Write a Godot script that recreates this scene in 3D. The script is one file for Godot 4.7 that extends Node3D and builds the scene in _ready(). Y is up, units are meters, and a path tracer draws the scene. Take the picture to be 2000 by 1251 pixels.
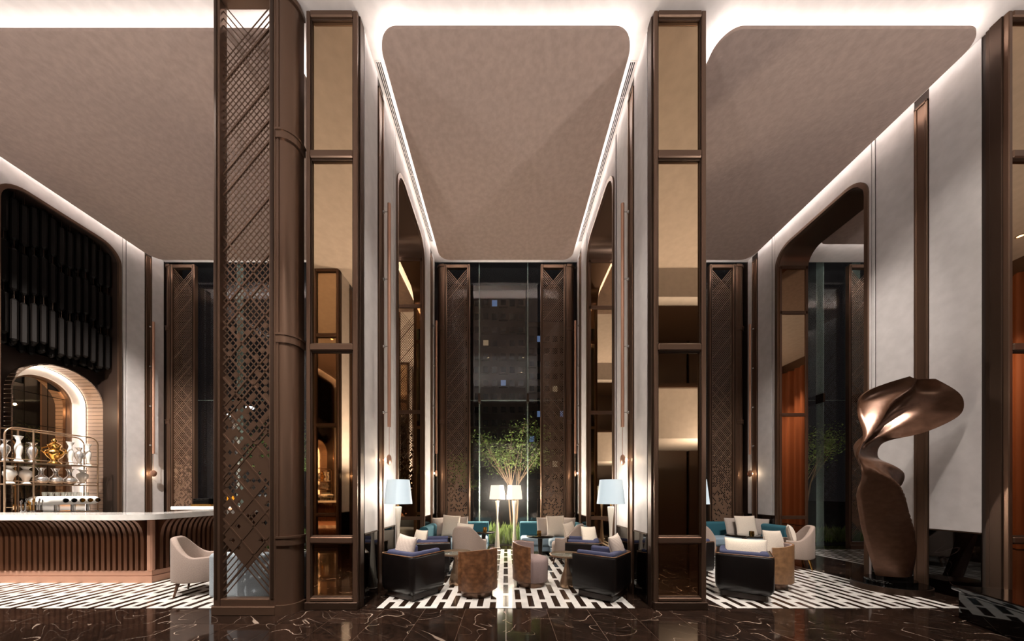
extends Node3D
# Night view of a tall hotel lounge. Metres, y up. The camera stands at (0, EYE, 0) looking along -z; "d" below is distance in front of it (z = -d).

const F := 620.0        # focal length in pixels of the 2000 x 1251 frame
const VX := 988.0       # vanishing point of the frame
const VY := 962.0
const EYE := 1.5
const CEIL := 7.7       # ceiling height
const PANEL := 7.45     # underside of the floating ceiling panels

var M := {}
var used := {}
var rng := RandomNumberGenerator.new()

# ------------------------------------------------------------------ geometry collector
class Geo:
	var v := PackedVector3Array()
	var n := PackedVector3Array()
	var ix := PackedInt32Array()

	func tri(a: Vector3, b: Vector3, c: Vector3, na: Vector3, nb: Vector3, nc: Vector3) -> void:
		var k := v.size()
		var g := (b - a).cross(c - a)
		if g.dot(na + nb + nc) > 0.0:
			v.append_array([a, c, b]); n.append_array([na, nc, nb])
		else:
			v.append_array([a, b, c]); n.append_array([na, nb, nc])
		ix.append_array([k, k + 1, k + 2])

	func quad(a: Vector3, b: Vector3, c: Vector3, d: Vector3, nn := Vector3.ZERO) -> void:
		var g := (c - a).cross(d - b)
		if g.length_squared() < 1e-14:
			return
		g = g.normalized()
		if nn != Vector3.ZERO and g.dot(nn) < 0.0:
			g = -g
		elif nn == Vector3.ZERO:
			g = -g
		tri(a, b, c, g, g, g)
		tri(a, c, d, g, g, g)

	# a box from lo to hi, optionally chamfered, turned by b about "at"
	func box(lo: Vector3, hi: Vector3, bev := 0.0, xf := Transform3D()) -> void:
		var c := (lo + hi) * 0.5
		var h := ((hi - lo) * 0.5).abs()
		var e := minf(bev, minf(h.x, minf(h.y, h.z)) * 0.49)
		for ax in 3:
			var u := (ax + 1) % 3
			var w := (ax + 2) % 3
			for s in [-1.0, 1.0]:
				var nn := Vector3.ZERO
				nn[ax] = s
				var p := []
				for q in [[-1, -1], [1, -1], [1, 1], [-1, 1]]:
					var t := Vector3.ZERO
					t[ax] = s * h[ax]
					t[u] = q[0] * (h[u] - e)
					t[w] = q[1] * (h[w] - e)
					p.append(xf * (c + t))
				quad(p[0], p[1], p[2], p[3], xf.basis * nn)
		if e <= 0.0:
			return
		for ax in 3:
			var u := (ax + 1) % 3
			var w := (ax + 2) % 3
			for s in [-1.0, 1.0]:
				for t in [-1.0, 1.0]:
					var p := []
					for q in [[-1, 0], [1, 0], [1, 1], [-1, 1]]:
						var r := Vector3.ZERO
						r[ax] = q[0] * (h[ax] - e)
						r[u] = s * (h[u] - (e if q[1] == 1 else 0.0))
						r[w] = t * (h[w] - (0.0 if q[1] == 1 else e))
						p.append(xf * (c + r))
					var nn := Vector3.ZERO
					nn[u] = s
					nn[w] = t
					quad(p[0], p[1], p[2], p[3], xf.basis * nn.normalized())
		for sx in [-1.0, 1.0]:
			for sy in [-1.0, 1.0]:
				for sz in [-1.0, 1.0]:
					var s := Vector3(sx, sy, sz)
					var a := xf * (c + s * Vector3(h.x, h.y - e, h.z - e))
					var b := xf * (c + s * Vector3(h.x - e, h.y, h.z - e))
					var d := xf * (c + s * Vector3(h.x - e, h.y - e, h.z))
					var nn := (xf.basis * s).normalized()
					tri(a, b, d, nn, nn, nn)

	# rounded box (soft upholstery), radius r
	func rbox(c: Vector3, size: Vector3, r: float, seg := 3, xf := Transform3D()) -> void:
		var h := size * 0.5
		r = minf(r, minf(h.x, minf(h.y, h.z)) * 0.999)
		for ax in 3:
			var u := (ax + 1) % 3
			var w := (ax + 2) % 3
			var cu := []
			var cw := []
			for k in seg + 1:
				var t := tan(PI / 4.0 * (float(k) / seg - 1.0))
				cu.append(-h[u] + r + t * r)
				cw.append(-h[w] + r + t * r)
			for k in seg + 1:
				var t := tan(PI / 4.0 * (float(k) / seg))
				cu.append(h[u] - r + t * r)
				cw.append(h[w] - r + t * r)
			for s in [-1.0, 1.0]:
				var pts := []
				var nrm := []
				for a in cu:
					var rp := []
					var rn := []
					for b in cw:
						var q := Vector3.ZERO
						q[ax] = s * h[ax]
						q[u] = a
						q[w] = b
						var k := q.clamp(-h + Vector3.ONE * r, h - Vector3.ONE * r)
						var nn := (q - k).normalized()
						rp.append(xf * (c + k + nn * r))
						rn.append(xf.basis * nn)
					pts.append(rp)
					nrm.append(rn)
				for i in pts.size() - 1:
					for j in pts[0].size() - 1:
						tri(pts[i][j], pts[i + 1][j], pts[i + 1][j + 1], nrm[i][j], nrm[i + 1][j], nrm[i + 1][j + 1])
						tri(pts[i][j], pts[i + 1][j + 1], pts[i][j + 1], nrm[i][j], nrm[i + 1][j + 1], nrm[i][j + 1])

	# grid of points rows[i][j]; normals smoothed where faces meet gently
	func grid(rows: Array, close_i := false, close_j := false, crease := 0.6, flip := false) -> void:
		var ni := rows.size()
		var nj: int = rows[0].size()
		var fi := ni if close_i else ni - 1
		var fj := nj if close_j else nj - 1
		var fn := []
		for i in fi:
			var line := PackedVector3Array()
			for j in fj:
				var a: Vector3 = rows[i][j]
				var b: Vector3 = rows[(i + 1) % ni][j]
				var c: Vector3 = rows[(i + 1) % ni][(j + 1) % nj]
				var d: Vector3 = rows[i][(j + 1) % nj]
				var g := (c - a).cross(d - b)
				line.append((-g if flip else g).normalized())
			fn.append(line)
		for i in fi:
			for j in fj:
				var f: Vector3 = fn[i][j]
				if f.length_squared() < 0.5:
					continue
				var p := []
				var q := []
				for o in [[0, 0], [1, 0], [1, 1], [0, 1]]:
					var s := Vector3.ZERO
					for di in [-1, 0]:
						for dj in [-1, 0]:
							var x: int = i + o[0] + di
							var y: int = j + o[1] + dj
							if close_i: x = posmod(x, fi)
							if close_j: y = posmod(y, fj)
							if x < 0 or y < 0 or x >= fi or y >= fj: continue
							var g: Vector3 = fn[x][y]
							if g.dot(f) > crease: s += g
					p.append(rows[(i + o[0]) % ni][(j + o[1]) % nj])
					q.append(s.normalized() if s.length_squared() > 1e-9 else f)
				tri(p[0], p[1], p[2], q[0], q[1], q[2])
				tri(p[0], p[2], p[3], q[0], q[2], q[3])

	func fan(ring: Array, nn: Vector3) -> void:
		var c := Vector3.ZERO
		for p in ring: c += p
		c /= ring.size()
		for i in ring.size():
			tri(c, ring[i], ring[(i + 1) % ring.size()], nn, nn, nn)

	# turned profile of (radius, height) round a vertical axis
	func lathe(prof: Array, at: Vector3, seg := 20, xf := Transform3D(), crease := 0.6, a0 := 0.0, a1 := TAU) -> void:
		var rows := []
		var full := a1 - a0 > TAU - 0.001
		for k in (seg if full else seg + 1):
			var a := a0 + (a1 - a0) * k / seg
			var line := []
			for p in prof:
				line.append(xf * (at + Vector3(p[0] * cos(a), p[1], p[0] * sin(a))))
			rows.append(line)
		grid(rows, full, false, crease, true)

	func tube(pts: Array, r, seg := 8, caps := true) -> void:
		var rows := []
		var up := Vector3.UP
		for i in pts.size():
			var t: Vector3 = (pts[mini(i + 1, pts.size() - 1)] - pts[maxi(i - 1, 0)]).normalized()
			if absf(t.dot(up)) > 0.95: up = Vector3.RIGHT if absf(t.x) < 0.8 else Vector3.FORWARD
			var s := t.cross(up).normalized()
			up = s.cross(t).normalized()
			var rad: float = r[i] if r is Array else r
			var line := []
			for k in seg:
				var a := TAU * k / seg
				line.append(pts[i] + (s * cos(a) + up * sin(a)) * rad)
			rows.append(line)
		grid(rows, false, true, 0.3, false)
		if caps:
			fan(rows[0], (pts[0] - pts[1]).normalized())
			fan(rows[-1], (pts[-1] - pts[-2]).normalized())

	# polygon (u, v) pushed out along w from w0 to w1; f maps (u, v, w) to a point
	func extrude(poly: PackedVector2Array, f: Callable, w0: float, w1: float, smooth := 0.7) -> void:
		var t := Geometry2D.triangulate_polygon(poly)
		var o: Vector3 = f.call(0.0, 0.0, 0.0)
		var wn: Vector3 = (f.call(0.0, 0.0, 1.0) - o).normalized()
		var un: Vector3 = f.call(1.0, 0.0, 0.0) - o
		var vn: Vector3 = f.call(0.0, 1.0, 0.0) - o
		for k in range(0, t.size(), 3):
			var a := poly[t[k]]
			var b := poly[t[k + 1]]
			var c := poly[t[k + 2]]
			tri(f.call(a.x, a.y, w0), f.call(b.x, b.y, w0), f.call(c.x, c.y, w0), -wn, -wn, -wn)
			tri(f.call(a.x, a.y, w1), f.call(b.x, b.y, w1), f.call(c.x, c.y, w1), wn, wn, wn)
		var sgn := 1.0 if Geometry2D.is_polygon_clockwise(poly) else -1.0
		var en := []
		for i in poly.size():
			var e := poly[(i + 1) % poly.size()] - poly[i]
			en.append(Vector2(-e.y, e.x).normalized() * sgn)
		for i in poly.size():
			var j := (i + 1) % poly.size()
			var m: Vector2 = en[i]
			var ma: Vector2 = (m + en[i - 1]).normalized() if m.dot(en[i - 1]) > smooth else m
			var mb: Vector2 = (m + en[j]).normalized() if m.dot(en[j]) > smooth else m
			var na := un * ma.x + vn * ma.y
			var nb := un * mb.x + vn * mb.y
			var a0: Vector3 = f.call(poly[i].x, poly[i].y, w0)
			var a1: Vector3 = f.call(poly[i].x, poly[i].y, w1)
			var b0: Vector3 = f.call(poly[j].x, poly[j].y, w0)
			var b1: Vector3 = f.call(poly[j].x, poly[j].y, w1)
			tri(a0, b0, b1, na, nb, nb)
			tri(a0, b1, a1, na, nb, na)

	# closed section of (outward offset, height) carried along a path in plan (x, z); outward is to the path's right
	func sweep(path: Array, section: Array, close := false, xf := Transform3D(), height = null) -> void:
		var rows := []
		var np := path.size()
		for i in np:
			var a: Vector2 = path[posmod(i - 1, np)] if close or i > 0 else path[0]
			var c: Vector2 = path[(i + 1) % np] if close or i < np - 1 else path[np - 1]
			var p: Vector2 = path[i]
			var t0 := (p - a).normalized() if p != a else (c - p).normalized()
			var t1 := (c - p).normalized() if p != c else t0
			var n0 := Vector2(-t0.y, t0.x)
			var n1 := Vector2(-t1.y, t1.x)
			var m := (n0 + n1).normalized()
			m /= maxf(0.4, m.dot(n0))
			var line := []
			for s in section:
				var y: float = s[1]
				if height != null: y = height.call(float(i) / (np - 1), y)
				line.append(xf * Vector3(p.x + m.x * s[0], y, p.y + m.y * s[0]))
			rows.append(line)
		grid(rows, close, true, 0.5, false)
		if not close:
			fan(rows[0], (rows[0][0] - rows[1][0]).normalized())
			fan(rows[-1], (rows[-1][0] - rows[-2][0]).normalized())

	func mesh() -> ArrayMesh:
		var a := []
		a.resize(Mesh.ARRAY_MAX)
		a[Mesh.ARRAY_VERTEX] = v
		a[Mesh.ARRAY_NORMAL] = n
		a[Mesh.ARRAY_INDEX] = ix
		var m := ArrayMesh.new()
		m.add_surface_from_arrays(Mesh.PRIMITIVE_TRIANGLES, a)
		return m

# ------------------------------------------------------------------ scene helpers
func P(px: float, py: float, d: float) -> Vector3:      # a pixel of the frame at distance d
	return Vector3((px - VX) * d / F, EYE + (VY - py) * d / F, -d)

func X(px: float, d: float) -> float:
	return (px - VX) * d / F

func numbered(called: String) -> String:
	used[called] = used.get(called, -1) + 1
	return called if used[called] == 0 else "%s_%03d" % [called, used[called]]

func tag(o: Node, label: String, category: String, group := "") -> Node:
	o.set_meta("label", label)
	o.set_meta("category", category)
	if group: o.set_meta("group", group)
	return o

func thing(called: String, label: String, category: String, at := Vector3.ZERO, turn := 0.0, group := "") -> Node3D:
	var o := Node3D.new()
	o.name = numbered(called)
	add_child(o)
	o.position = at
	o.rotation_degrees.y = turn
	tag(o, label, category, group)
	return o

func setting(called: String) -> Node3D:
	var o := Node3D.new()
	o.name = numbered(called)
	add_child(o)
	o.set_meta("kind", "structure")
	return o

func put(called: String, g, m: Material, parent: Node = self, at := Vector3.ZERO) -> MeshInstance3D:
	var o := MeshInstance3D.new()
	o.mesh = g.mesh() if g is Geo else g
	o.material_override = m
	o.name = numbered(called) if parent == self else called
	o.position = at
	parent.add_child(o, true)
	return o

func bx(called: String, lo: Vector3, hi: Vector3, m: Material, parent: Node = self, bev := 0.0) -> MeshInstance3D:
	var g := Geo.new()
	g.box(lo, hi, bev)
	return put(called, g, m, parent)

func copy(o: Node3D, at: Vector3, turn: float, label := "", group := "") -> Node3D:
	var c: Node3D = o.duplicate()
	c.name = numbered(String(o.name).rstrip("0123456789").rstrip("_"))
	add_child(c)
	c.position = at
	c.rotation_degrees.y = turn
	if label: c.set_meta("label", label)
	if group: c.set_meta("group", group)
	return c

func arc(c: Vector2, r: float, a0: float, a1: float, n: int) -> Array:
	var out := []
	for k in n + 1:
		var a := deg_to_rad(lerpf(a0, a1, float(k) / n))
		out.append(c + Vector2(cos(a), sin(a)) * r)
	return out

# closed section: rectangle o0..o1 x y0..y1 with rounded corners
func rsec(o0: float, o1: float, y0: float, y1: float, r: float, n := 4) -> Array:
	var s := []
	for q in [[o1 - r, y1 - r, 0], [o0 + r, y1 - r, 90], [o0 + r, y0 + r, 180], [o1 - r, y0 + r, 270]]:
		for p in arc(Vector2(q[0], q[1]), r, q[2], q[2] + 90, n): s.append([p.x, p.y])
	return s

func rrect(x0: float, y0: float, x1: float, y1: float, r: float, n := 8) -> PackedVector2Array:
	var s := PackedVector2Array()
	for q in [[x1 - r, y1 - r, 0], [x0 + r, y1 - r, 90], [x0 + r, y0 + r, 180], [x1 - r, y0 + r, 270]]:
		for p in arc(Vector2(q[0], q[1]), r, q[2], q[2] + 90, n): s.append(p)
	return s

# ------------------------------------------------------------------ materials
func noise_tex(freq: float, lo: Color, hi: Color, size := 512, octaves := 4, seed_ := 1, kind := FastNoiseLite.TYPE_SIMPLEX_SMOOTH) -> NoiseTexture2D:
	var f := FastNoiseLite.new()
	f.seed = seed_
	f.noise_type = kind
	f.frequency = freq
	f.fractal_octaves = octaves
	var t := NoiseTexture2D.new()
	t.width = size
	t.height = size
	t.seamless = true
	t.noise = f
	var g := Gradient.new()
	g.set_color(0, lo)
	g.set_color(1, hi)
	t.color_ramp = g
	return t

func mat(called: String, c: Color, rough: float, metal := 0.0, tex: Texture2D = null, scale := 1.0, world := true) -> StandardMaterial3D:
	var m := StandardMaterial3D.new()
	m.resource_name = called
	m.albedo_color = c
	m.roughness = rough
	m.metallic = metal
	if tex:
		m.albedo_texture = tex
		m.uv1_triplanar = true
		m.uv1_world_triplanar = world
		m.uv1_scale = Vector3.ONE * scale
	M[called] = m
	return m

func bump(m: StandardMaterial3D, tex: Texture2D, depth: float, scale := 0.0) -> void:
	m.heightmap_enabled = true
	m.heightmap_texture = tex
	m.heightmap_scale = depth
	if not m.uv1_triplanar:
		m.uv1_triplanar = true
		m.uv1_world_triplanar = false
		m.uv1_scale = Vector3.ONE * (scale if scale > 0.0 else 1.0)

func emit(called: String, c: Color, energy: float, albedo := Color(0.9, 0.9, 0.88)) -> StandardMaterial3D:
	var m := mat(called, albedo, 0.6)
	m.emission_enabled = true
	m.emission = c
	m.emission_energy_multiplier = energy
	return m

func marble_texture(base: Color, vein: Color, seed_: int, size := 1024) -> ImageTexture:
	var a := FastNoiseLite.new()
	a.seed = seed_
	a.frequency = 0.0026
	a.fractal_octaves = 2
	a.domain_warp_enabled = true
	a.domain_warp_amplitude = 35.0
	a.domain_warp_frequency = 0.004
	var b := FastNoiseLite.new()
	b.seed = seed_ + 7
	b.frequency = 0.004
	b.fractal_octaves = 2
	var c := FastNoiseLite.new()
	c.seed = seed_ + 13
	c.frequency = 0.03
	c.fractal_octaves = 4
	var e := FastNoiseLite.new()
	e.seed = seed_ + 19
	e.frequency = 0.0045
	e.fractal_octaves = 2
	var im := Image.create(size, size, false, Image.FORMAT_RGB8)
	for y in size:
		for x in size:
			var r := a.get_noise_2d(x, y)
			var s := b.get_noise_2d(x, y)
			var t := c.get_noise_2d(x, y)
			var q := e.get_noise_2d(x * 0.22 + y * 0.3, y * 1.1 - x * 0.8)
			var k := smoothstep(0.011, 0.002, absf(r)) * clampf(s * 2.5 + 0.55, 0.0, 1.0)
			k = maxf(k, 0.75 * smoothstep(0.012, 0.002, absf(q)) * clampf(0.6 - s * 2.5, 0.0, 1.0))
			k = maxf(k, 0.45 * smoothstep(0.01, 0.002, absf(q - 0.25)))
			var col := base * (1.0 + 0.3 * s + 0.45 * t)
			im.set_pixel(x, y, col.lerp(vein, k))
	return ImageTexture.create_from_image(im)

func make_materials() -> void:
	var plaster := noise_tex(0.02, Color(0.93, 0.93, 0.93), Color(1, 1, 1), 512, 5, 3)
	var weave := noise_tex(0.15, Color(0.2, 0.2, 0.2), Color(1, 1, 1), 256, 2, 5)
	mat("cream", Color(0.795, 0.775, 0.77), 0.55, 0.0, plaster, 0.4)
	mat("ceiling", Color(0.83, 0.79, 0.77), 0.7, 0.0, plaster, 0.4)
	var tp := mat("taupe", Color(0.7, 0.605, 0.56), 0.75, 0.0, noise_tex(0.03, Color(0.9, 0.9, 0.9), Color(1, 1, 1), 512, 5, 8), 0.5)
	bump(tp, weave, 0.15)
	mat("bronze", Color(0.43, 0.335, 0.275), 0.28, 0.7)
	mat("bronze_dark", Color(0.26, 0.195, 0.155), 0.4, 0.7)
	mat("core", Color(0.16, 0.11, 0.085), 0.5, 0.2)
	mat("mirror", Color(0.8, 0.69, 0.56), 0.02, 1.0)
	mat("copper", Color(0.74, 0.565, 0.475), 0.32, 0.45)
	mat("lattice_bronze", Color(0.5, 0.395, 0.325), 0.42, 0.35)
	mat("copper_dark", Color(0.4, 0.265, 0.19), 0.28, 0.6)
	mat("brass", Color(0.85, 0.66, 0.36), 0.2, 1.0)
	mat("rose_brass", Color(0.68, 0.57, 0.47), 0.28, 0.85)
	mat("niche_tile", Color(0.58, 0.5, 0.445), 0.35, 0.5)
	mat("tube_dark", Color(0.06, 0.045, 0.038), 0.6).metallic_specular = 0.25
	mat("chrome", Color(0.85, 0.85, 0.85), 0.12, 1.0)
	mat("silver", Color(0.86, 0.85, 0.84), 0.22, 0.8)
	var mt := marble_texture(Color(0.13, 0.09, 0.07), Color(0.68, 0.61, 0.55), 4)
	for k in 4:
		var m := mat("marble_%d" % k, Color.WHITE, 0.07, 0.0, mt, 0.4)
		m.uv1_offset = Vector3(0.37 * k, 0.0, 0.61 * k)
	mat("black_marble", Color(0.3, 0.28, 0.3), 0.04, 0.0, mt, 0.35)
	mat("grout", Color(0.4, 0.32, 0.26), 0.4)
	mat("white_marble", Color(0.86, 0.845, 0.825), 0.1, 0.0, noise_tex(0.012, Color(0.88, 0.88, 0.88), Color(1, 1, 1), 512, 4, 21), 0.6)
	mat("inlay_dark", Color(0.17, 0.125, 0.1), 0.1, 0.0, noise_tex(0.05, Color(0.8, 0.8, 0.8), Color(1, 1, 1), 256, 3, 22), 1.2)
	var lt := noise_tex(0.02, Color(0.7, 0.7, 0.7), Color(1, 1, 1), 256, 4, 31)
	var bl := mat("black_leather", Color(0.075, 0.055, 0.05), 0.3, 0.0, lt, 1.0, false)
	bump(bl, weave, 0.05)
	var br := mat("brown_leather", Color(0.62, 0.44, 0.3), 0.38, 0.0, noise_tex(0.014, Color(0.4, 0.34, 0.3), Color(1, 1, 1), 512, 5, 33), 1.3, false)
	bump(br, weave, 0.08)
	mat("tan_leather", Color(0.62, 0.46, 0.32), 0.4, 0.0, lt, 2.0, false)
	for a in [["blue_velvet", Color(0.185, 0.2, 0.325), 0.8], ["teal_fabric", Color(0.13, 0.36, 0.42), 0.85], ["pale_blue", Color(0.5, 0.58, 0.64), 0.7], ["grey_fabric", Color(0.62, 0.55, 0.51), 0.9], ["mauve_fabric", Color(0.58, 0.5, 0.49), 0.9], ["cream_fabric", Color(0.87, 0.82, 0.76), 0.9], ["settee_fabric", Color(0.64, 0.68, 0.71), 0.8], ["stone_fabric", Color(0.68, 0.63, 0.6), 0.9], ["pleat_fabric", Color(0.76, 0.7, 0.66), 0.85]]:
		var m := mat(a[0], a[1], a[2], 0.0, noise_tex(0.08, Color(0.86, 0.86, 0.86), Color(1, 1, 1), 256, 3, 41), 3.0, false)
		m.rim_enabled = true
		m.rim = 0.35
		m.rim_tint = 0.6
		bump(m, weave, 0.35)
	mat("lamp_stone", Color(0.9, 0.86, 0.8), 0.25)
	var sc := mat("sculpture_bronze", Color(0.46, 0.33, 0.255), 0.31, 0.6, noise_tex(0.02, Color(0.72, 0.68, 0.64), Color(1, 1, 1), 512, 5, 51), 0.9, false)
	sc.clearcoat_enabled = true
	sc.clearcoat = 0.3
	sc.clearcoat_roughness = 0.32
	mat("wood_leg", Color(0.3, 0.2, 0.14), 0.4)
	mat("black_lacquer", Color(0.02, 0.017, 0.016), 0.05)
	mat("dark_wood", Color(0.15, 0.1, 0.07), 0.35)
	mat("black", Color(0.02, 0.02, 0.02), 0.5)
	var gl := mat("glass", Color(1, 1, 1, 0.004), 0.0)
	gl.transparency = BaseMaterial3D.TRANSPARENCY_ALPHA
	var gf := mat("glass_edge", Color(0.8, 0.9, 0.86, 0.3), 0.05)
	gf.transparency = BaseMaterial3D.TRANSPARENCY_ALPHA
	var gt := mat("table_glass", Color(0.5, 0.5, 0.46, 0.3), 0.02)
	gt.transparency = BaseMaterial3D.TRANSPARENCY_ALPHA
	mat("leaf", Color(0.42, 0.5, 0.24), 0.6).backlight_enabled = true
	M.leaf.backlight = Color(0.35, 0.45, 0.12)
	mat("leaf_pale", Color(0.55, 0.62, 0.34), 0.6).backlight_enabled = true
	M.leaf_pale.backlight = Color(0.4, 0.5, 0.15)
	mat("bark", Color(0.55, 0.45, 0.36), 0.9)
	mat("soil", Color(0.09, 0.07, 0.05), 0.95)
	mat("terrace", Color(0.1, 0.095, 0.09), 0.8)
	mat("facade", Color(0.42, 0.34, 0.28), 0.8)
	mat("facade_window", Color(0.08, 0.08, 0.1), 0.15)
	mat("curtain", Color(0.52, 0.28, 0.14), 0.6)
	mat("white_plastic", Color(0.86, 0.85, 0.83), 0.3)
	mat("amber", Color(0.85, 0.55, 0.12), 0.2)
	mat("wall_brown", Color(0.23, 0.16, 0.11), 0.45)
	emit("led", Color(1.0, 0.97, 0.93), 4.0)
	emit("led_bar", Color(1.0, 0.92, 0.84), 7.0)
	emit("shade_cool", Color(0.84, 0.95, 1.0), 0.34, Color(0.7, 0.73, 0.75))
	emit("shade_warm", Color(1.0, 0.95, 0.88), 0.7, Color(0.95, 0.93, 0.88))
	emit("bulb_warm", Color(1.0, 0.88, 0.7), 8.0)
	emit("window_lit_blue", Color(0.6, 0.75, 1.0), 0.16)
	emit("window_lit_warm", Color(1.0, 0.85, 0.65), 0.14)
	emit("garden_lamp_glow", Color(0.9, 0.97, 1.0), 10.0)

# ------------------------------------------------------------------ the room
func arch_line(a0: float, a1: float, y0: float, top: float, r: float) -> Array:
	var s := [Vector2(a0, y0)]
	s.append_array(arc(Vector2(a0 + r, top - r), r, 180, 90, 8))
	s.append_array(arc(Vector2(a1 - r, top - r), r, 90, 0, 8))
	s.append(Vector2(a1, y0))
	return s

func ring(outer: Array, inner: Array) -> PackedVector2Array:
	var p := PackedVector2Array(outer)
	for k in inner.size(): p.append(inner[inner.size() - 1 - k])
	return p

# A lounge wall between x = xa and x = xb running along d, with a tall round-cornered opening from a0 to a1.
# segs: [from, to, material] for the flat panels; faces: which sides are dressed (+1: at xb, -1: at xa)
func arch_wall(called: String, xa: float, xb: float, zf: Callable, d0: float, d1: float, a0: float, a1: float, segs: Array, faces: Array, lined := true) -> Node3D:
	var w := setting(called)
	var f := func(u: float, v: float, x: float) -> Vector3: return Vector3(x, v, zf.call(u))
	var top := 7.2
	var r := 0.34
	var hole := arch_line(a0, a1, 0.0, top, r)
	var g := Geo.new()
	g.extrude(ring([Vector2(d0, 0), Vector2(d0, CEIL), Vector2(d1, CEIL), Vector2(d1, 0)], hole), f, xa, xb)
	put("core", g, M.core, w)
	for s in faces:
		var x: float = xb if s > 0 else xa
		for q in segs:
			g = Geo.new()
			if q[2] == "bronze":
				g.box(Vector3(x, 0.0, zf.call(q[0])), Vector3(x + s * 0.03, 7.55, zf.call(q[0] + 0.03)), 0.004)
				g.box(Vector3(x, 0.0, zf.call(q[1] - 0.03)), Vector3(x + s * 0.03, 7.55, zf.call(q[1])), 0.004)
				g.box(Vector3(x, 0.0, zf.call(q[0] + 0.03)), Vector3(x + s * 0.016, 7.52, zf.call(q[1] - 0.03)))
				g.box(Vector3(x, 7.52, zf.call(q[0])), Vector3(x + s * 0.03, 7.55, zf.call(q[1])))
				put("bronze_strip", g, M.bronze, w)
				continue
			g.box(Vector3(x, 0.955, zf.call(q[0])), Vector3(x + s * 0.012, CEIL, zf.call(q[1])), 0.003)
			put("panel", g, M.cream, w)
			g = Geo.new()
			g.box(Vector3(x, 0.0, zf.call(q[0])), Vector3(x + s * 0.014, 0.94, zf.call(q[1])), 0.003)
			put("dado_panel", g, M.black_marble, w)
			bx("dado_cap", Vector3(x, 0.938, zf.call(q[0])), Vector3(x + s * 0.02, 0.957, zf.call(q[1])), M.bronze_dark, w)
		var o0 := a0 - 0.06
		var o1 := a1 + 0.06
		var big := arch_line(o0, o1, 0.0, top + 0.06, r + 0.05)
		g = Geo.new()
		g.extrude(ring(big, hole), f, x, x + s * 0.04)
		put("arch_frame", g, M.bronze, w)
		g = Geo.new()
		g.extrude(ring([Vector2(o0 - 0.03, 0.0), Vector2(o0 - 0.03, CEIL), Vector2(o1 + 0.03, CEIL), Vector2(o1 + 0.03, 0.0)], big), f, x, x + s * 0.012)
		put("panel", g, M.cream, w)
	if lined:
		for k in 2:
			var dj := a0 if k == 0 else a1
			var t := 0.018 if k == 0 else -0.018
			bx("jamb_mirror", Vector3(xa, 0.0, zf.call(dj)), Vector3(xb, top - r, zf.call(dj + t)), M.mirror, w)
			for y in [0.92, 3.35, 5.77, 6.84]:
				bx("jamb_rail", Vector3(xa, y - 0.04, zf.call(dj + t)), Vector3(xb, y + 0.04, zf.call(dj + t * 2.0)), M.bronze, w, 0.005)
			for x in [[xa, xa + 0.05], [xb - 0.05, xb]]:
				bx("jamb_edge", Vector3(x[0], 0.0, zf.call(dj + t)), Vector3(x[1], top - r, zf.call(dj + t * 2.0)), M.bronze, w, 0.004)
		g = Geo.new()
		g.extrude(ring(arch_line(a0, a1, top - r, top, r), arch_line(a0 + 0.018, a1 - 0.018, top - r, top - 0.018, r - 0.018)), f, xa, xb, 0.5)
		put("soffit", g, M.bronze, w)
	return w

# the mirror-clad end of such a wall: bronze stiles and rails round four bronze mirrors
func mirror_column(label: String, xa: float, xb: float, z: float, face: float, wide_right: float, wide_left: float) -> Node3D:
	var o := thing("mirrored_column", label, "column", Vector3((xa + xb) * 0.5, 0, z))
	var h := (xb - xa) * 0.5
	var zz := func(a: float) -> float: return a * face       # positive: towards the hall
	var ys := [0.153, 0.85, 0.935, 3.33, 3.42, 5.81, 5.91, 7.62]
	bx("core", Vector3(-h, 0, zz.call(-0.2)), Vector3(h, CEIL, zz.call(-0.1)), M.bronze_dark, o)
	bx("stile", Vector3(-h, 0.0, zz.call(-0.1)), Vector3(-h + wide_left, CEIL, zz.call(0.0)), M.bronze, o, 0.008)
	bx("stile", Vector3(h - wide_right, 0.0, zz.call(-0.1)), Vector3(h, CEIL, zz.call(0.0)), M.bronze, o, 0.008)
	bx("side_moulding", Vector3(h - 0.003, 0.0, zz.call(-0.16)), Vector3(h + 0.018, CEIL, zz.call(-0.05)), M.bronze_dark, o, 0.006)
	bx("side_moulding", Vector3(-h - 0.018, 0.0, zz.call(-0.16)), Vector3(-h + 0.003, CEIL, zz.call(-0.05)), M.bronze_dark, o, 0.006)
	bx("plinth", Vector3(-h - 0.01, 0, zz.call(-0.1)), Vector3(h + 0.01, 0.1, zz.call(0.025)), M.bronze_dark, o, 0.008)
	var x0 := -h + wide_left
	var x1 := h - wide_right
	for k in 4:
		var y0: float = ys[k * 2]
		var y1: float = ys[k * 2 + 1]
		var mi := bx("mirror", Vector3(x0, y0, zz.call(-0.1)), Vector3(x1, y1, zz.call(-0.045)), M.mirror, o)
		var g := Geo.new()                                   # fine bead round each mirror
		for e in [[x0, y0, x0 + 0.014, y1], [x1 - 0.014, y0, x1, y1], [x0, y0, x1, y0 + 0.014], [x0, y1 - 0.014, x1, y1]]:
			g.box(Vector3(e[0], e[1], zz.call(-0.045)), Vector3(e[2], e[3], zz.call(-0.02)), 0.003)
		put("bead", g, M.bronze_dark, mi)
	for q in [[0.1, 0.153], [0.85, 0.935], [3.33, 3.42], [5.81, 5.91], [7.62, CEIL]]:
		bx("rail", Vector3(x0, q[0], zz.call(-0.1)), Vector3(x1, q[1], zz.call(0.008)), M.bronze, o, 0.012)
	return o

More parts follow.
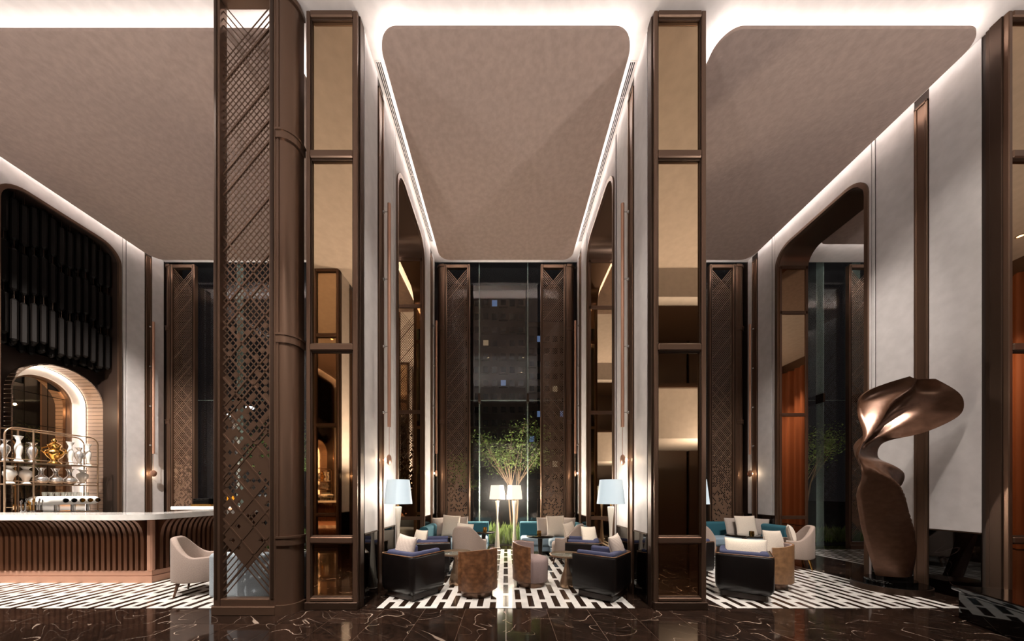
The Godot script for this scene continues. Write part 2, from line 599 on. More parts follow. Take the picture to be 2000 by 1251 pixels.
# diagonal lattice in a frame, x from 0 to w, y from y0 to y1, centred on z = 0; bars as single parts or joined
func lattice(o: Node3D, x0: float, w: float, y0: float, y1: float, sv: float, bar: float, single: bool, fill_from: float, salt: int, mt: Material) -> void:
	var r := RandomNumberGenerator.new()
	r.seed = salt
	var m := 1.19
	var n := int((y1 - y0 - m * w) / sv)
	sv = (y1 - y0 - m * w) / n
	var joined := Geo.new()
	var a := atan(m)
	for k in n + 1:
		for s in [0, 1]:
			# s 0 falls to the right, s 1 rises to the right; the ends are cut at the stiles
			var ya := y1 - k * sv
			var yb := ya - m * w
			if s == 1:
				var t := ya; ya = yb; yb = t
			var yl := (ya + yb) * 0.5
			var deep := y1 - yl
			var thick := false
			if s == 1: thick = k % 8 == 3 or (k % 11 == 5 and deep > 1.4)
			else: thick = deep > (y1 - y0) * 0.43 and (k % 4 == 1)
			var wd := bar * (1.6 if thick else 1.0)
			var dp := bar * (0.8 if thick else 0.22)
			var g := Geo.new() if single else joined
			var c := Vector3(x0 + w * 0.5, yl, 0.0)
			var xf := Transform3D(Basis(Vector3.BACK, -a if s == 0 else a), c)
			var hl := w * 0.5 / cos(a)
			g.box(Vector3(-hl, -wd * 0.5, -dp), Vector3(hl, wd * 0.5, dp), 0.0, xf)
			if single: put("lattice_bar", g, mt, o)
	if not single:
		var b := put("lattice", joined, mt, o)
		b.set_meta("kind", "stuff")
	# small lozenge plates closing more and more of the cells towards the floor
	var plates := Geo.new()
	var cols := int(w / (sv / m) * 2.0) + 1
	for k in range(1, n * 2):
		for c in range(0, cols):
			var x := c * sv / m * 0.5
			var y := y1 - m * w * 0.5 - k * sv * 0.5
			if (k + c) % 2 == 0: continue
			if x > w - 0.01 or x < 0.01: continue
			if y < y0 + m * w * 0.5 + m * absf(x - w * 0.5) + sv * 0.3: continue
			var share := clampf(pow(maxf(0.0, fill_from - y) / (fill_from - y0), 1.3) * 1.25, 0.0, 0.86)
			if r.randf() > share: continue
			var e := sv * 0.5
			var h := e / m
			var p := [Vector3(x0 + x, y + e, 0), Vector3(x0 + x + h, y, 0), Vector3(x0 + x, y - e, 0), Vector3(x0 + x - h, y, 0)]
			for q in 4: p[q].x = clampf(p[q].x, x0, x0 + w)
			plates.quad(p[0] + Vector3(0, 0, 0.004), p[1] + Vector3(0, 0, 0.004), p[2] + Vector3(0, 0, 0.004), p[3] + Vector3(0, 0, 0.004), Vector3.BACK)
			plates.quad(p[0] - Vector3(0, 0, 0.004), p[1] - Vector3(0, 0, 0.004), p[2] - Vector3(0, 0, 0.004), p[3] - Vector3(0, 0, 0.004), Vector3.FORWARD)
	if plates.v.size():
		var pl := put("lattice_infill", plates, mt, o)
		pl.set_meta("kind", "stuff")

# lattice screen with a round-nosed pilaster beside it; local x: frame from 0 to w, the pilaster beyond it (dir +1) or before it (dir -1)
func screen(label: String, at: Vector3, w: float, rad: float, dir: float, sv: float, bar: float, single: bool, mt: Material, salt: int) -> Node3D:
	var o := thing("lattice_screen", label, "screen", at)
	var fr := w * 0.1
	var top := CEIL - 0.02 if single else 7.62
	for x in [[0.0, fr], [w - fr * 1.1, w]]:
		var sl := bx("stile", Vector3(x[0], 0.0, -0.06), Vector3(x[1], top, 0.06), mt, o, 0.01)
		bx("bead", Vector3(x[0] + fr * 0.3, 0.2, 0.05), Vector3(x[1] - fr * 0.3, top - 0.04, 0.072), M.bronze_dark, sl, 0.006)
	bx("top_rail", Vector3(fr, top - 0.09, -0.05), Vector3(w - fr * 1.1, top, 0.05), mt, o, 0.008)
	bx("bottom_rail", Vector3(fr, 0.0, -0.05), Vector3(w - fr * 1.1, 0.195, 0.05), mt, o, 0.008)
	bx("plinth", Vector3(-0.005, 0.0, 0.05), Vector3(w + 0.005, 0.11, 0.085), mt, o, 0.008)
	lattice(o, fr, w - fr * 2.1, 0.195, top - 0.09, sv, bar, single, 3.9 if single else 2.6, salt, mt if single else M.lattice_bronze)
	# pilaster: a quarter-round nose on a square post
	var sec := PackedVector2Array()
	var x0 := w if dir > 0 else 0.0
	for p in [Vector2(0, -0.18), Vector2(0, 0.05)]: sec.append(Vector2(x0 + dir * p.x, p.y))
	for q in arc(Vector2(rad * 0.25, 0.05 - rad * 0.75), rad * 0.75, 90, 0, 10): sec.append(Vector2(x0 + dir * q.x, q.y))
	sec.append(Vector2(x0 + dir * rad, -0.18))
	var f := func(u: float, v: float, y: float) -> Vector3: return Vector3(u, y, v)
	var g := Geo.new()
	g.extrude(sec, f, 0.0, top)
	put("pilaster", g, mt, o)
	for y in [[0.0, 0.12, 0.03], [0.85, 0.94, 0.02], [0.94, 0.965, 0.03], [3.35, 3.44, 0.02], [3.44, 3.465, 0.03], [5.86, 5.95, 0.02], [5.95, 5.975, 0.03], [top - 0.06, top, 0.02]]:
		var s2 := PackedVector2Array()
		var e: float = y[2]
		s2.append(Vector2(x0 + dir * 0.004, -0.18)); s2.append(Vector2(x0 + dir * 0.004, 0.05 + e))
		for q in arc(Vector2(rad * 0.25, 0.05 - rad * 0.75), rad * 0.75 + e, 90, 0, 10): s2.append(Vector2(x0 + dir * q.x, q.y))
		s2.append(Vector2(x0 + dir * (rad + e), -0.18))
		g = Geo.new()
		g.extrude(s2, f, y[0], y[1])
		put("collar", g, mt, o)
	for k in 3:                                              # upright fillets either side of the round nose
		var yy: Array = [[0.965, 3.35], [3.465, 5.86], [5.975, top - 0.06]][k]
		bx("fillet", Vector3(x0 + dir * 0.02, yy[0], 0.045), Vector3(x0 + dir * 0.038, yy[1], 0.062), mt, o, 0.003)
	return o

# floating ceiling panel with lit coves; round corners, hung from a plenum box
func cove_panel(x0: float, x1: float, d0: float, d1: float, r: float, energy: float, edges: Array, zs := -1.0) -> Node3D:
	var o := setting("ceiling_panel")
	var f := func(u: float, v: float, y: float) -> Vector3: return Vector3(u, y, v * zs)
	var g := Geo.new()
	g.extrude(rrect(x0, d0, x1, d1, r, 10), f, PANEL, PANEL + 0.045)
	put("panel", g, M.taupe, o)
	bx("plenum", Vector3(x0 + 0.45, PANEL + 0.045, zs * (d0 + 0.45)), Vector3(x1 - 0.45, CEIL, zs * (d1 - 0.45)), M.ceiling, o)
	var y := PANEL + 0.045
	var c := 0.12
	for e in edges:
		var a := Vector3.ZERO
		var b := Vector3.ZERO
		match e:
			"front": a = Vector3(x0 + r * 0.6, y, zs * (d0 + c)); b = Vector3(x1 - r * 0.6, y, zs * (d0 + c))
			"back": a = Vector3(x0 + r * 0.6, y, zs * (d1 - c)); b = Vector3(x1 - r * 0.6, y, zs * (d1 - c))
			"left": a = Vector3(x0 + c, y, zs * (d0 + r * 0.6)); b = Vector3(x0 + c, y, zs * (d1 - r * 0.6))
			"right": a = Vector3(x1 - c, y, zs * (d0 + r * 0.6)); b = Vector3(x1 - c, y, zs * (d1 - r * 0.6))
		var long := a.distance_to(b)
		var along_x := absf(a.x - b.x) > absf(a.z - b.z)
		var hw := Vector3(0, 0, 0.015) if along_x else Vector3(0.015, 0, 0)
		bx("led_strip", Vector3(minf(a.x, b.x), y, minf(a.z, b.z)) - hw, Vector3(maxf(a.x, b.x), y + 0.012, maxf(a.z, b.z)) + hw, M.led, o)
		var l := AreaLight3D.new()
		l.name = "cove_light"
		l.area_size = Vector2(long, 0.03) if along_x else Vector2(0.03, long)
		l.light_color = Color(1.0, 0.985, 0.965)
		l.light_energy = energy * long * (1.0 if e == "front" else (COVE_SIDE * 1.6 if e == "back" else COVE_SIDE))
		l.shadow_enabled = true
		l.area_range = 30.0
		o.add_child(l, true)
		l.position = (a + b) * 0.5 + Vector3(0, 0.02, 0)
		l.rotation_degrees.x = 90.0
	return o

func inlay(x0: float, x1: float, d0: float, d1: float) -> void:
	var o := setting("floor_inlay")
	bx("field", Vector3(x0, 0.0, -d1), Vector3(x1, 0.004, -d0), M.white_marble, o)
	var pitch := 0.171
	var n := int(round((x1 - x0 - 0.09) / pitch))
	var px := (x1 - x0 - 0.09) / n
	var count := 0
	var rest := Geo.new()
	for k in n:
		var x := x0 + 0.09 + k * px
		var d := d0 + (0.0 if k % 2 == 0 else 0.055)
		var first := true
		while d < d1 - 0.05:
			var l := 0.44
			if first and k % 2 == 0: l = 0.22
			if first and k % 2 == 1: l = 0.44
			first = false
			var e := minf(d + l, d1 - 0.04)
			if count < 300:
				bx("tile", Vector3(x, 0.0, -e), Vector3(x + px - 0.093, 0.0055, -d), M.inlay_dark, o)
			else:
				rest.box(Vector3(x, 0.0, -e), Vector3(x + px - 0.093, 0.0055, -d))
			count += 1
			d += l + 0.11
	if rest.v.size():
		put("far_tile", rest, M.inlay_dark, o).set_meta("kind", "stuff")

func build_room() -> void:
	var fwd := func(u: float) -> float: return -u
	# floor
	var fl := setting("floor")
	bx("slab", Vector3(-12.2, -0.3, -9.0), Vector3(15.2, -0.012, 5.4), M.marble_1, fl)
	bx("bay_marble", Vector3(-9.9, -0.012, -9.0), Vector3(11.6, 0.0, -4.13), M.marble_2, fl)
	bx("grout_bed", Vector3(-7.3, -0.012, -4.13), Vector3(7.3, -0.002, -1.2), M.grout, fl)
	bx("hall_marble", Vector3(-12.2, -0.012, -1.2), Vector3(15.2, 0.0, 5.4), M.marble_0, fl)
	bx("hall_marble", Vector3(-12.2, -0.012, -4.13), Vector3(-7.3, 0.0, -1.2), M.marble_0, fl)
	bx("hall_marble", Vector3(7.3, -0.012, -4.13), Vector3(15.2, 0.0, -1.2), M.marble_0, fl)
	var tx := 0.5215
	for row in 6:
		for k in 28:
			var x0 := -7.3 + k * tx
			var d1 := 4.13 - row * 0.4883
			bx("tile", Vector3(x0 + 0.002, -0.012, -d1 + 0.002), Vector3(x0 + tx - 0.002, 0.0, -d1 + 0.4863), M["marble_%d" % ((k * 7 + row * 3) % 4)], fl)
	inlay(-1.68, 1.68, 4.13, 8.45)
	inlay(2.85, 5.95, 4.13, 8.45)
	inlay(-8.9, -2.9, 4.13, 8.45)
	inlay(7.5, 11.2, 5.2, 8.45)
	# ceiling slab, dark slot over the glazing
	var ce := setting("ceiling")
	bx("slab", Vector3(-12.2, CEIL, -8.54), Vector3(15.2, 8.5, 5.4), M.ceiling, ce)
	bx("slot_roof", Vector3(-12.2, 8.4, -9.1), Vector3(15.2, 8.5, -8.54), M.black, ce)
	# lounge walls
	var segs := [[4.27, 4.7, ""], [4.72, 4.91, "bronze"], [4.93, 5.37, ""], [5.385, 5.44, ""], [7.395, 7.45, ""], [7.465, 7.98, ""], [8.0, 8.18, "bronze"], [8.2, 8.45, ""]]
	arch_wall("wall_inner_left", -2.57, -1.91, fwd, 4.2, 8.9, 5.55, 7.29, segs, [1, -1])
	arch_wall("wall_inner_right", 1.91, 2.57, fwd, 4.2, 8.9, 5.6, 7.34, segs, [1, -1])
	arch_wall("wall_right", 6.49, 7.15, fwd, 4.2, 8.9, 5.72, 7.55, [[4.325, 4.86, ""], [4.87, 5.03, "bronze"], [5.04, 5.56, ""], [5.575, 5.62, ""], [7.65, 7.72, ""], [7.735, 8.16, ""], [8.18, 8.34, "bronze"], [8.36, 8.5, ""]], [1, -1])
	var wl := arch_wall("wall_left", -9.75, -9.17, fwd, 4.2, 8.9, 5.74, 7.49, [[4.3, 4.86, ""], [4.87, 5.05, "bronze"], [5.07, 5.57, ""], [5.585, 5.64, ""], [7.59, 7.65, ""], [7.665, 8.05, ""], [8.07, 8.2, "bronze"], [8.22, 8.5, ""]], [1], false)
	bx("alcove_back", Vector3(-10.6, 0, -8.0), Vector3(-10.5, CEIL, -5.2), M.core, wl)
	bx("alcove_side", Vector3(-10.5, 0, -5.4), Vector3(-9.75, CEIL, -5.3), M.core, wl)
	bx("alcove_side", Vector3(-10.5, 0, -8.0), Vector3(-9.75, CEIL, -7.9), M.core, wl)
	# outer shell of the building
	var sh := setting("wall_outer")
	bx("wall", Vector3(-12.2, 0, -4.4), Vector3(-9.75, CEIL, -4.2), M.cream, sh)
	bx("wall", Vector3(-12.2, 0, -9.0), Vector3(-12.0, 8.5, 5.4), M.cream, sh)
	bx("wall", Vector3(15.0, 0, -9.0), Vector3(15.2, 8.5, 5.4), M.cream, sh)
	bx("wall", Vector3(11.5, 0, -9.0), Vector3(11.7, CEIL, -4.2), M.cream, sh)
	bx("wall", Vector3(11.5, 0, -4.4), Vector3(15.0, CEIL, -4.2), M.cream, sh)
	bx("wall", Vector3(-12.2, 0, 5.2), Vector3(15.2, 8.5, 5.4), M.wall_brown, sh)
	bx("wall", Vector3(-12.2, 0, -9.0), Vector3(-9.17, 8.5, -8.9), M.core, sh)
	bx("wall", Vector3(11.3, 0, -9.0), Vector3(15.2, 8.5, -8.9), M.core, sh)
	# mirror-clad wall ends
	mirror_column("bronze framed mirrored column beside the tall lattice screen", -2.57, -1.91, -4.08, 1.0, 0.06, 0.05)
	mirror_column("bronze framed mirrored column showing a balcony and pale parapet", 1.91, 2.58, -4.08, 1.0, 0.06, 0.05)
	mirror_column("bronze framed mirrored column beyond the twisted sculpture", 6.47, 7.17, -4.08, 1.0, 0.06, 0.05)
	# ceiling panels and their coves
	cove_panel(-1.675, 1.675, 4.075, 8.12, 0.26, COVE, ["front", "back", "left", "right"])
	cove_panel(2.8, 6.22, 4.075, 8.12, 0.26, COVE, ["front", "back", "left", "right"])
	cove_panel(-8.95, -2.88, 4.095, 8.12, 0.26, COVE, ["front", "back", "left", "right"])
	cove_panel(7.4, 11.2, 4.6, 7.6, 0.26, COVE, ["front", "back", "left", "right"])
	# slot diffusers between panel and wall
	for s in [-1.0, 1.0]:
		var o := thing("ceiling_vent", "long triple-slot air vent in the ceiling above the %s wall" % ["bar side" if s < 0 else "sculpture side"], "vent", Vector3(s * 1.83, CEIL, 0), 0.0, "slot vents along the middle ceiling panel")
		bx("vent_frame", Vector3(-0.045, -0.004, -7.85), Vector3(0.045, 0.0, -4.55), M.ceiling, o)
		for k in 3:
			for q in 8:
				bx("slot", Vector3(-0.035 + k * 0.026, -0.006, -4.57 - q * 0.408 - 0.4), Vector3(-0.021 + k * 0.026, -0.003, -4.57 - q * 0.408), M.black, o)
	# near screen and the screens along the glazing
	screen("tall bronze lattice screen with round pilaster standing before the bar", Vector3(-3.6, 0, -3.96), 0.77, 0.2, 1.0, 0.0868, 0.0125, true, M.bronze, 11)
	screen("slender lattice screen at the glazing, behind the bar", Vector3(-9.0, 0, -8.55), 0.66, 0.17, -1.0, 0.066, 0.0105, false, M.bronze, 12)
	screen("slender lattice screen at the glazing, behind the sofa by the spare wall lamp", Vector3(-1.65, 0, -8.55), 0.69, 0.2, -1.0, 0.066, 0.0105, false, M.bronze, 13).set_meta("label", "slender lattice screen behind the corner sofa on the bar side of the paired lamps")
	screen("slender lattice screen behind the corner sofa on the sculpture side of the paired lamps", Vector3(0.93, 0, -8.55), 0.7, 0.22, 1.0, 0.066, 0.0105, false, M.bronze, 14)
	screen("slender lattice screen behind the sofa near the twisted sculpture", Vector3(5.46, 0, -8.55), 0.7, 0.3, 1.0, 0.066, 0.0105, false, M.bronze, 15)
	screen("slender lattice screen seen through the round-cornered opening by the sculpture", Vector3(9.2, 0, -8.55), 0.66, 0.2, 1.0, 0.066, 0.0105, false, M.bronze, 16)
	# glazing
	var n := 0
	for bay in [[-9.1, -2.57, [-7.4, -5.9, -4.4, -3.4]], [-1.9, 1.9, [-0.736, 0.606]], [2.57, 6.49, [3.4, 4.9]], [7.15, 11.4, [8.75, 9.75]]]:
		n += 1
		var o := setting("window_%d" % n)
		var xs: Array = [bay[0]]
		xs.append_array(bay[2])
		xs.append(bay[1])
		for k in xs.size() - 1:
			for y in [[0.0, 4.1], [4.115, 8.4]]:
				bx("pane", Vector3(xs[k] + 0.006, y[0], -8.962), Vector3(xs[k + 1] - 0.006, y[1], -8.95), M.glass, o)
		for k in range(1, xs.size() - 1):
			bx("glass_fin", Vector3(xs[k] - 0.009, 0.0, -8.94), Vector3(xs[k] + 0.009, 8.4, -8.74), M.glass_edge, o)
			bx("fin_bracket", Vector3(xs[k] - 0.03, 4.0, -8.945), Vector3(xs[k] + 0.03, 4.24, -8.72), M.bronze_dark, o, 0.006)
		bx("transom_joint", Vector3(bay[0], 4.1, -8.965), Vector3(bay[1], 4.115, -8.947), M.glass_edge, o)

# ------------------------------------------------------------------ furniture
func u_path(w: float, d: float, r: float) -> Array:
	var p := [Vector2(-w, -d)]
	p.append(Vector2(-w, 0.0))
	p.append_array(arc(Vector2(-w + r, d - r), r, 180, 90, 6))
	p.append(Vector2(0, d))
	p.append_array(arc(Vector2(w - r, d - r), r, 90, 0, 6))
	p.append(Vector2(w, 0.0))
	p.append(Vector2(w, -d))
	return p

func armchair(label: String, at: Vector3, turn: float, group := "") -> Node3D:
	var o := thing("armchair", label, "armchair", at, turn, group)
	var w := 0.335
	var d := 0.315
	var g := Geo.new()
	var sec := [[0.0, 0.2], [0.0, 0.6], [-0.008, 0.625], [-0.03, 0.635], [-0.055, 0.63], [-0.06, 0.6], [-0.06, 0.12], [-0.05, 0.1], [-0.025, 0.125], [-0.006, 0.16]]
	g.sweep(u_path(w, d, 0.07), sec)
	var sh := put("shell", g, M.black_leather, o)
	g = Geo.new()
	g.sweep(u_path(w - 0.05, d - 0.05, 0.07), rsec(-0.1, 0.0, 0.2, 0.672, 0.035))
	put("backrest", g, M.blue_velvet, o)
	g = Geo.new()
	g.rbox(Vector3(0, 0.33, -0.06), Vector3(0.41, 0.2, 0.5), 0.06)
	put("seat", g, M.blue_velvet, o)
	g = Geo.new()
	g.rbox(Vector3(0, 0.17, -0.01), Vector3(0.59, 0.14, 0.57), 0.03)
	put("seat_base", g, M.black_leather, o)
	bx("plinth", Vector3(-0.27, 0.0, -0.26), Vector3(0.27, 0.11, 0.25), M.dark_wood, o, 0.02)
	g = Geo.new()                                            # pale piping along the upper edge of the leather
	var pts := []
	for p in u_path(w - 0.006, d - 0.006, 0.066): pts.append(Vector3(p.x, 0.63, p.y))
	g.tube(pts, 0.007, 6)
	put("piping", g, M.brown_leather, sh)
	return o

func cushion_geo(w: float, h: float, t: float, pleats := 0.0) -> Geo:
	var g := Geo.new()
	for s in [-1.0, 1.0]:
		var rows := []
		var nn := 30 if pleats > 0.0 else 12
		for i in nn + 1:
			var line := []
			for j in nn + 1:
				var u := sin((i / float(nn) * 2.0 - 1.0) * PI / 2)
				var v := sin((j / float(nn) * 2.0 - 1.0) * PI / 2)
				var k := pow(maxf(0.0, (1.0 - u * u) * (1.0 - v * v)), 0.42)
				var pinch := 1.0 - 0.055 * (1.0 - v * v)
				var pinch2 := 1.0 - 0.055 * (1.0 - u * u)
				line.append(Vector3(u * w * 0.5 * pinch, v * h * 0.5 * pinch2, s * (t * 0.5 * k + pleats * k * absf(sin((u * 0.7 + v) * 9.0 + u * 2.0)))))
			rows.append(line)
		g.grid(rows, false, false, -0.2, s < 0)
	return g

func cushion(label: String, at: Vector3, size: Vector3, euler: Vector3, m: Material) -> Node3D:
	var o := thing("cushion", label, "cushion", at)
	o.rotation_degrees = euler
	var cv := put("cover", cushion_geo(size.x, size.y, size.z, 0.016 if m == M.pleat_fabric else 0.0), m, o)
	var g := Geo.new()                                       # corded seam round the edge
	var pts := []
	for k in 41:
		var a := TAU * k / 40.0
		var u := clampf(cos(a) * 1.4142, -1, 1)
		var v := clampf(sin(a) * 1.4142, -1, 1)
		pts.append(Vector3(u * size.x * 0.5 * (1.0 - 0.055 * (1.0 - v * v)), v * size.y * 0.5 * (1.0 - 0.055 * (1.0 - u * u)), 0))
	g.tube(pts, 0.005, 5, false)
	put("seam", g, M.stone_fabric, cv)
	return o

func barrel_chair(label: String, at: Vector3, turn: float, legs: Material, group := "") -> Node3D:
	var o := thing("barrel_chair", label, "chair", at, turn, group)
	var path := []
	for k in 33:
		var a := deg_to_rad(lerpf(212, -32, k / 32.0))
		path.append(Vector2(cos(a) * 0.345, sin(a) * 0.33 + 0.02))
	var h := func(t: float, y: float) -> float:
		var ht := 0.56 + 0.29 * smoothstep(0.12, 0.42, minf(t, 1.0 - t))
		return 0.2 + (y - 0.2) * (ht - 0.2) / 0.64
	var g := Geo.new()
	g.sweep(path, rsec(-0.075, 0.0, 0.2, 0.84, 0.035), false, Transform3D(), h)
	put("backrest", g, M.grey_fabric, o)
	g = Geo.new()
	g.lathe([[0.0, 0.2], [0.3, 0.2], [0.31, 0.24], [0.31, 0.4], [0.29, 0.45], [0.22, 0.47], [0.0, 0.475]], Vector3(0, 0, -0.01), 24)
	put("seat", g, M.grey_fabric, o)
	for q in [[-1, -1], [1, -1], [1, 1], [-1, 1]]:
		g = Geo.new()
		g.tube([Vector3(q[0] * 0.25, 0.0, q[1] * 0.23 + 0.02), Vector3(q[0] * 0.21, 0.22, q[1] * 0.19 + 0.02)], [0.011, 0.024], 8)
		put("leg", g, legs, o)
	return o

func tub_chair(label: String, at: Vector3, turn: float, leather: Material, group := "") -> Node3D:
	var o := thing("tub_chair", label, "chair", at, turn, group)
	var path := []
	for k in 29:
		var a := deg_to_rad(lerpf(185, -5, k / 28.0))
		path.append(Vector2(cos(a) * 0.305, sin(a) * 0.3))
	var h := func(t: float, y: float) -> float:
		return 0.1 + (y - 0.1) * (0.93 + 0.07 * smoothstep(0.0, 0.4, minf(t, 1.0 - t)))
	var g := Geo.new()
	g.sweep(path, rsec(-0.02, 0.0, 0.1, 0.7, 0.009), false, Transform3D(), h)
	put("back_shell", g, leather, o)
	g = Geo.new()
	g.sweep(path, rsec(-0.055, -0.018, 0.12, 0.692, 0.016), false, Transform3D(), h)
	put("back_lining", g, M.mauve_fabric, o)
	g = Geo.new()
	g.lathe([[0.0, 0.08], [0.235, 0.08], [0.245, 0.1], [0.25, 0.4], [0.235, 0.445], [0.17, 0.47], [0.0, 0.475]], Vector3(0, 0, -0.03), 26)
	put("seat", g, M.mauve_fabric, o)
	g = Geo.new()
	g.lathe([[0.0, 0.0], [0.225, 0.0], [0.23, 0.01], [0.23, 0.075], [0.0, 0.08]], Vector3(0, 0, 0.0), 26)
	put("base_ring", g, M.bronze, o)
	return o

func sofa(label: String, at: Vector3, length: float, side: float, dir: float) -> Node3D:
	# an L: the long run of length "length" along x, the return of length "side" coming forward at its outer end (dir)
	var o := thing("corner_sofa", label, "sofa", at)
	var bk := []
	var r := 0.16
	# path runs so that outward points to the walls: outer return first when dir < 0
	if dir < 0:
		bk = [Vector2(0, side), Vector2(0, r)]
		bk.append_array(arc(Vector2(r, r), r, 180, 270, 6))
		bk.append(Vector2(length, 0))
	else:
		bk = [Vector2(-length, 0), Vector2(-r, 0)]
		bk.append_array(arc(Vector2(-r, r), r, 270, 360, 6))
		bk.append(Vector2(0, side))
	bk.reverse()
	var g := Geo.new()
	var sec := rsec(0.0, 0.2, 0.1, 0.75, 0.07)
	g.sweep(bk, sec)
	put("backrest", g, M.teal_fabric, o)
	for k in 2:
		g = Geo.new()
		if k == 0:
			var cx := (length - 0.16) * 0.5 + 0.16
			g.rbox(Vector3(-dir * cx, 0.33, 0.42), Vector3(length - 0.16, 0.2, 0.5), 0.06)
		else:
			g.rbox(Vector3(-dir * 0.44, 0.335, side * 0.5 + 0.36), Vector3(0.5, 0.2, side - 0.66), 0.06)
		put("seat_cushion", g, M.pale_blue, o)
	g = Geo.new()
	g.rbox(Vector3(-dir * (length * 0.5 + 0.08), 0.16, 0.4), Vector3(length - 0.18, 0.14, 0.46), 0.03)
	g.rbox(Vector3(-dir * 0.42, 0.16, side * 0.5 + 0.2), Vector3(0.46, 0.14, side - 0.42), 0.03)
	put("seat_frame", g, M.pale_blue, o)
	for q in [[length - 0.08, 0.3], [length - 0.08, 0.58], [0.25, side - 0.08], [0.62, side - 0.08], [0.3, 0.3]]:
		bx("leg", Vector3(-dir * q[0] - 0.02, 0.0, q[1] - 0.02), Vector3(-dir * q[0] + 0.02, 0.1, q[1] + 0.02), M.wood_leg, o)
	return o

func floor_lamp(label: String, at: Vector3, shade: Material, col: Color, energy: float, scale_ := 1.0, group := "") -> Node3D:
	var o := thing("floor_lamp", label, "lamp", at, 0.0, group)
	var g := Geo.new()
	g.lathe([[0.0, 0.0], [0.085, 0.0], [0.09, 0.012], [0.073, 0.02], [0.045, 0.4], [0.022, 0.82], [0.03, 1.0], [0.054, 1.26], [0.05, 1.28], [0.0, 1.285]], Vector3.ZERO, 8, Transform3D(), 0.9)
	put("stem", g, M.lamp_stone, o)
	g = Geo.new()
	g.lathe([[0.0, 1.28], [0.012, 1.28], [0.012, 1.4], [0.0, 1.4]], Vector3.ZERO, 8)
	put("neck", g, M.brass, o)
	g = Geo.new()
	var rb := 0.215 * scale_
	var rt := 0.172 * scale_
	g.lathe([[rb - 0.004, 1.325], [rb, 1.325], [rt, 1.705], [rt - 0.004, 1.705], [rb - 0.004, 1.325]], Vector3.ZERO, 28)
	put("lamp_shade", g, shade, o)
	g = Geo.new()
	g.lathe([[0.0, 1.45], [0.025, 1.46], [0.035, 1.5], [0.025, 1.54], [0.0, 1.55]], Vector3.ZERO, 10)
	put("bulb", g, M.bulb_warm, o)
	var l := OmniLight3D.new()
	l.name = "lamp_light"
	l.light_color = col
	l.light_energy = energy
	l.light_size = 0.05
	l.omni_range = 30.0
	l.omni_attenuation = 2.0
	l.shadow_enabled = true
	o.add_child(l)
	l.position = Vector3(0, 1.5, 0)
	return o

func side_table(label: String, at: Vector3, group := "") -> Node3D:
	var o := thing("side_table", label, "table", at, 0.0, group)
	var g := Geo.new()
	g.lathe([[0.0, 0.0], [0.1, 0.0], [0.112, 0.02], [0.108, 0.07], [0.085, 0.17], [0.045, 0.29], [0.028, 0.37], [0.028, 0.43], [0.045, 0.49], [0.07, 0.505], [0.0, 0.506]], Vector3.ZERO, 22)
	put("pedestal", g, M.rose_brass, o)
	g = Geo.new()
	g.lathe([[0.0, 0.506], [0.26, 0.506], [0.266, 0.512], [0.266, 0.52], [0.26, 0.526], [0.0, 0.526]], Vector3.ZERO, 36)
	var tt := put("table_top", g, M.table_glass, o)
	g = Geo.new()
	g.lathe([[0.262, 0.502], [0.272, 0.506], [0.272, 0.526], [0.262, 0.53], [0.262, 0.502]], Vector3.ZERO, 36)
	put("rim", g, M.rose_brass, tt)
	return o

func dark_table(label: String, at: Vector3, r: float, h: float) -> Node3D:
	var o := thing("round_table", label, "table", at)
	var g := Geo.new()
	g.lathe([[0.0, h - 0.022], [r - 0.01, h - 0.022], [r, h - 0.012], [r, h - 0.006], [r - 0.006, h], [0.0, h]], Vector3.ZERO, 32)
	put("table_top", g, M.black_lacquer, o)
	g = Geo.new()
	g.lathe([[0.0, 0.02], [0.045, 0.02], [0.04, h * 0.5], [0.05, h - 0.022], [0.0, h - 0.022]], Vector3.ZERO, 14)
	put("stem", g, M.dark_wood, o)
	g = Geo.new()
	g.lathe([[0.0, 0.0], [r * 0.6, 0.0], [r * 0.6, 0.012], [0.05, 0.022], [0.0, 0.022]], Vector3.ZERO, 26)
	put("base", g, M.dark_wood, o)
	return o

func candle(label: String, at: Vector3) -> void:
	var o := thing("candle_holder", label, "candle holder", at)
	var g := Geo.new()
	g.lathe([[0.0, 0.0], [0.04, 0.0], [0.047, 0.03], [0.045, 0.1], [0.04, 0.1], [0.04, 0.012], [0.0, 0.012]], Vector3.ZERO, 14)
	put("cup", g, M.brass, o)
	g = Geo.new()
	g.lathe([[0.0, 0.012], [0.03, 0.012], [0.03, 0.06], [0.0, 0.062]], Vector3.ZERO, 10)
	put("candle", g, M.cream_fabric, o)

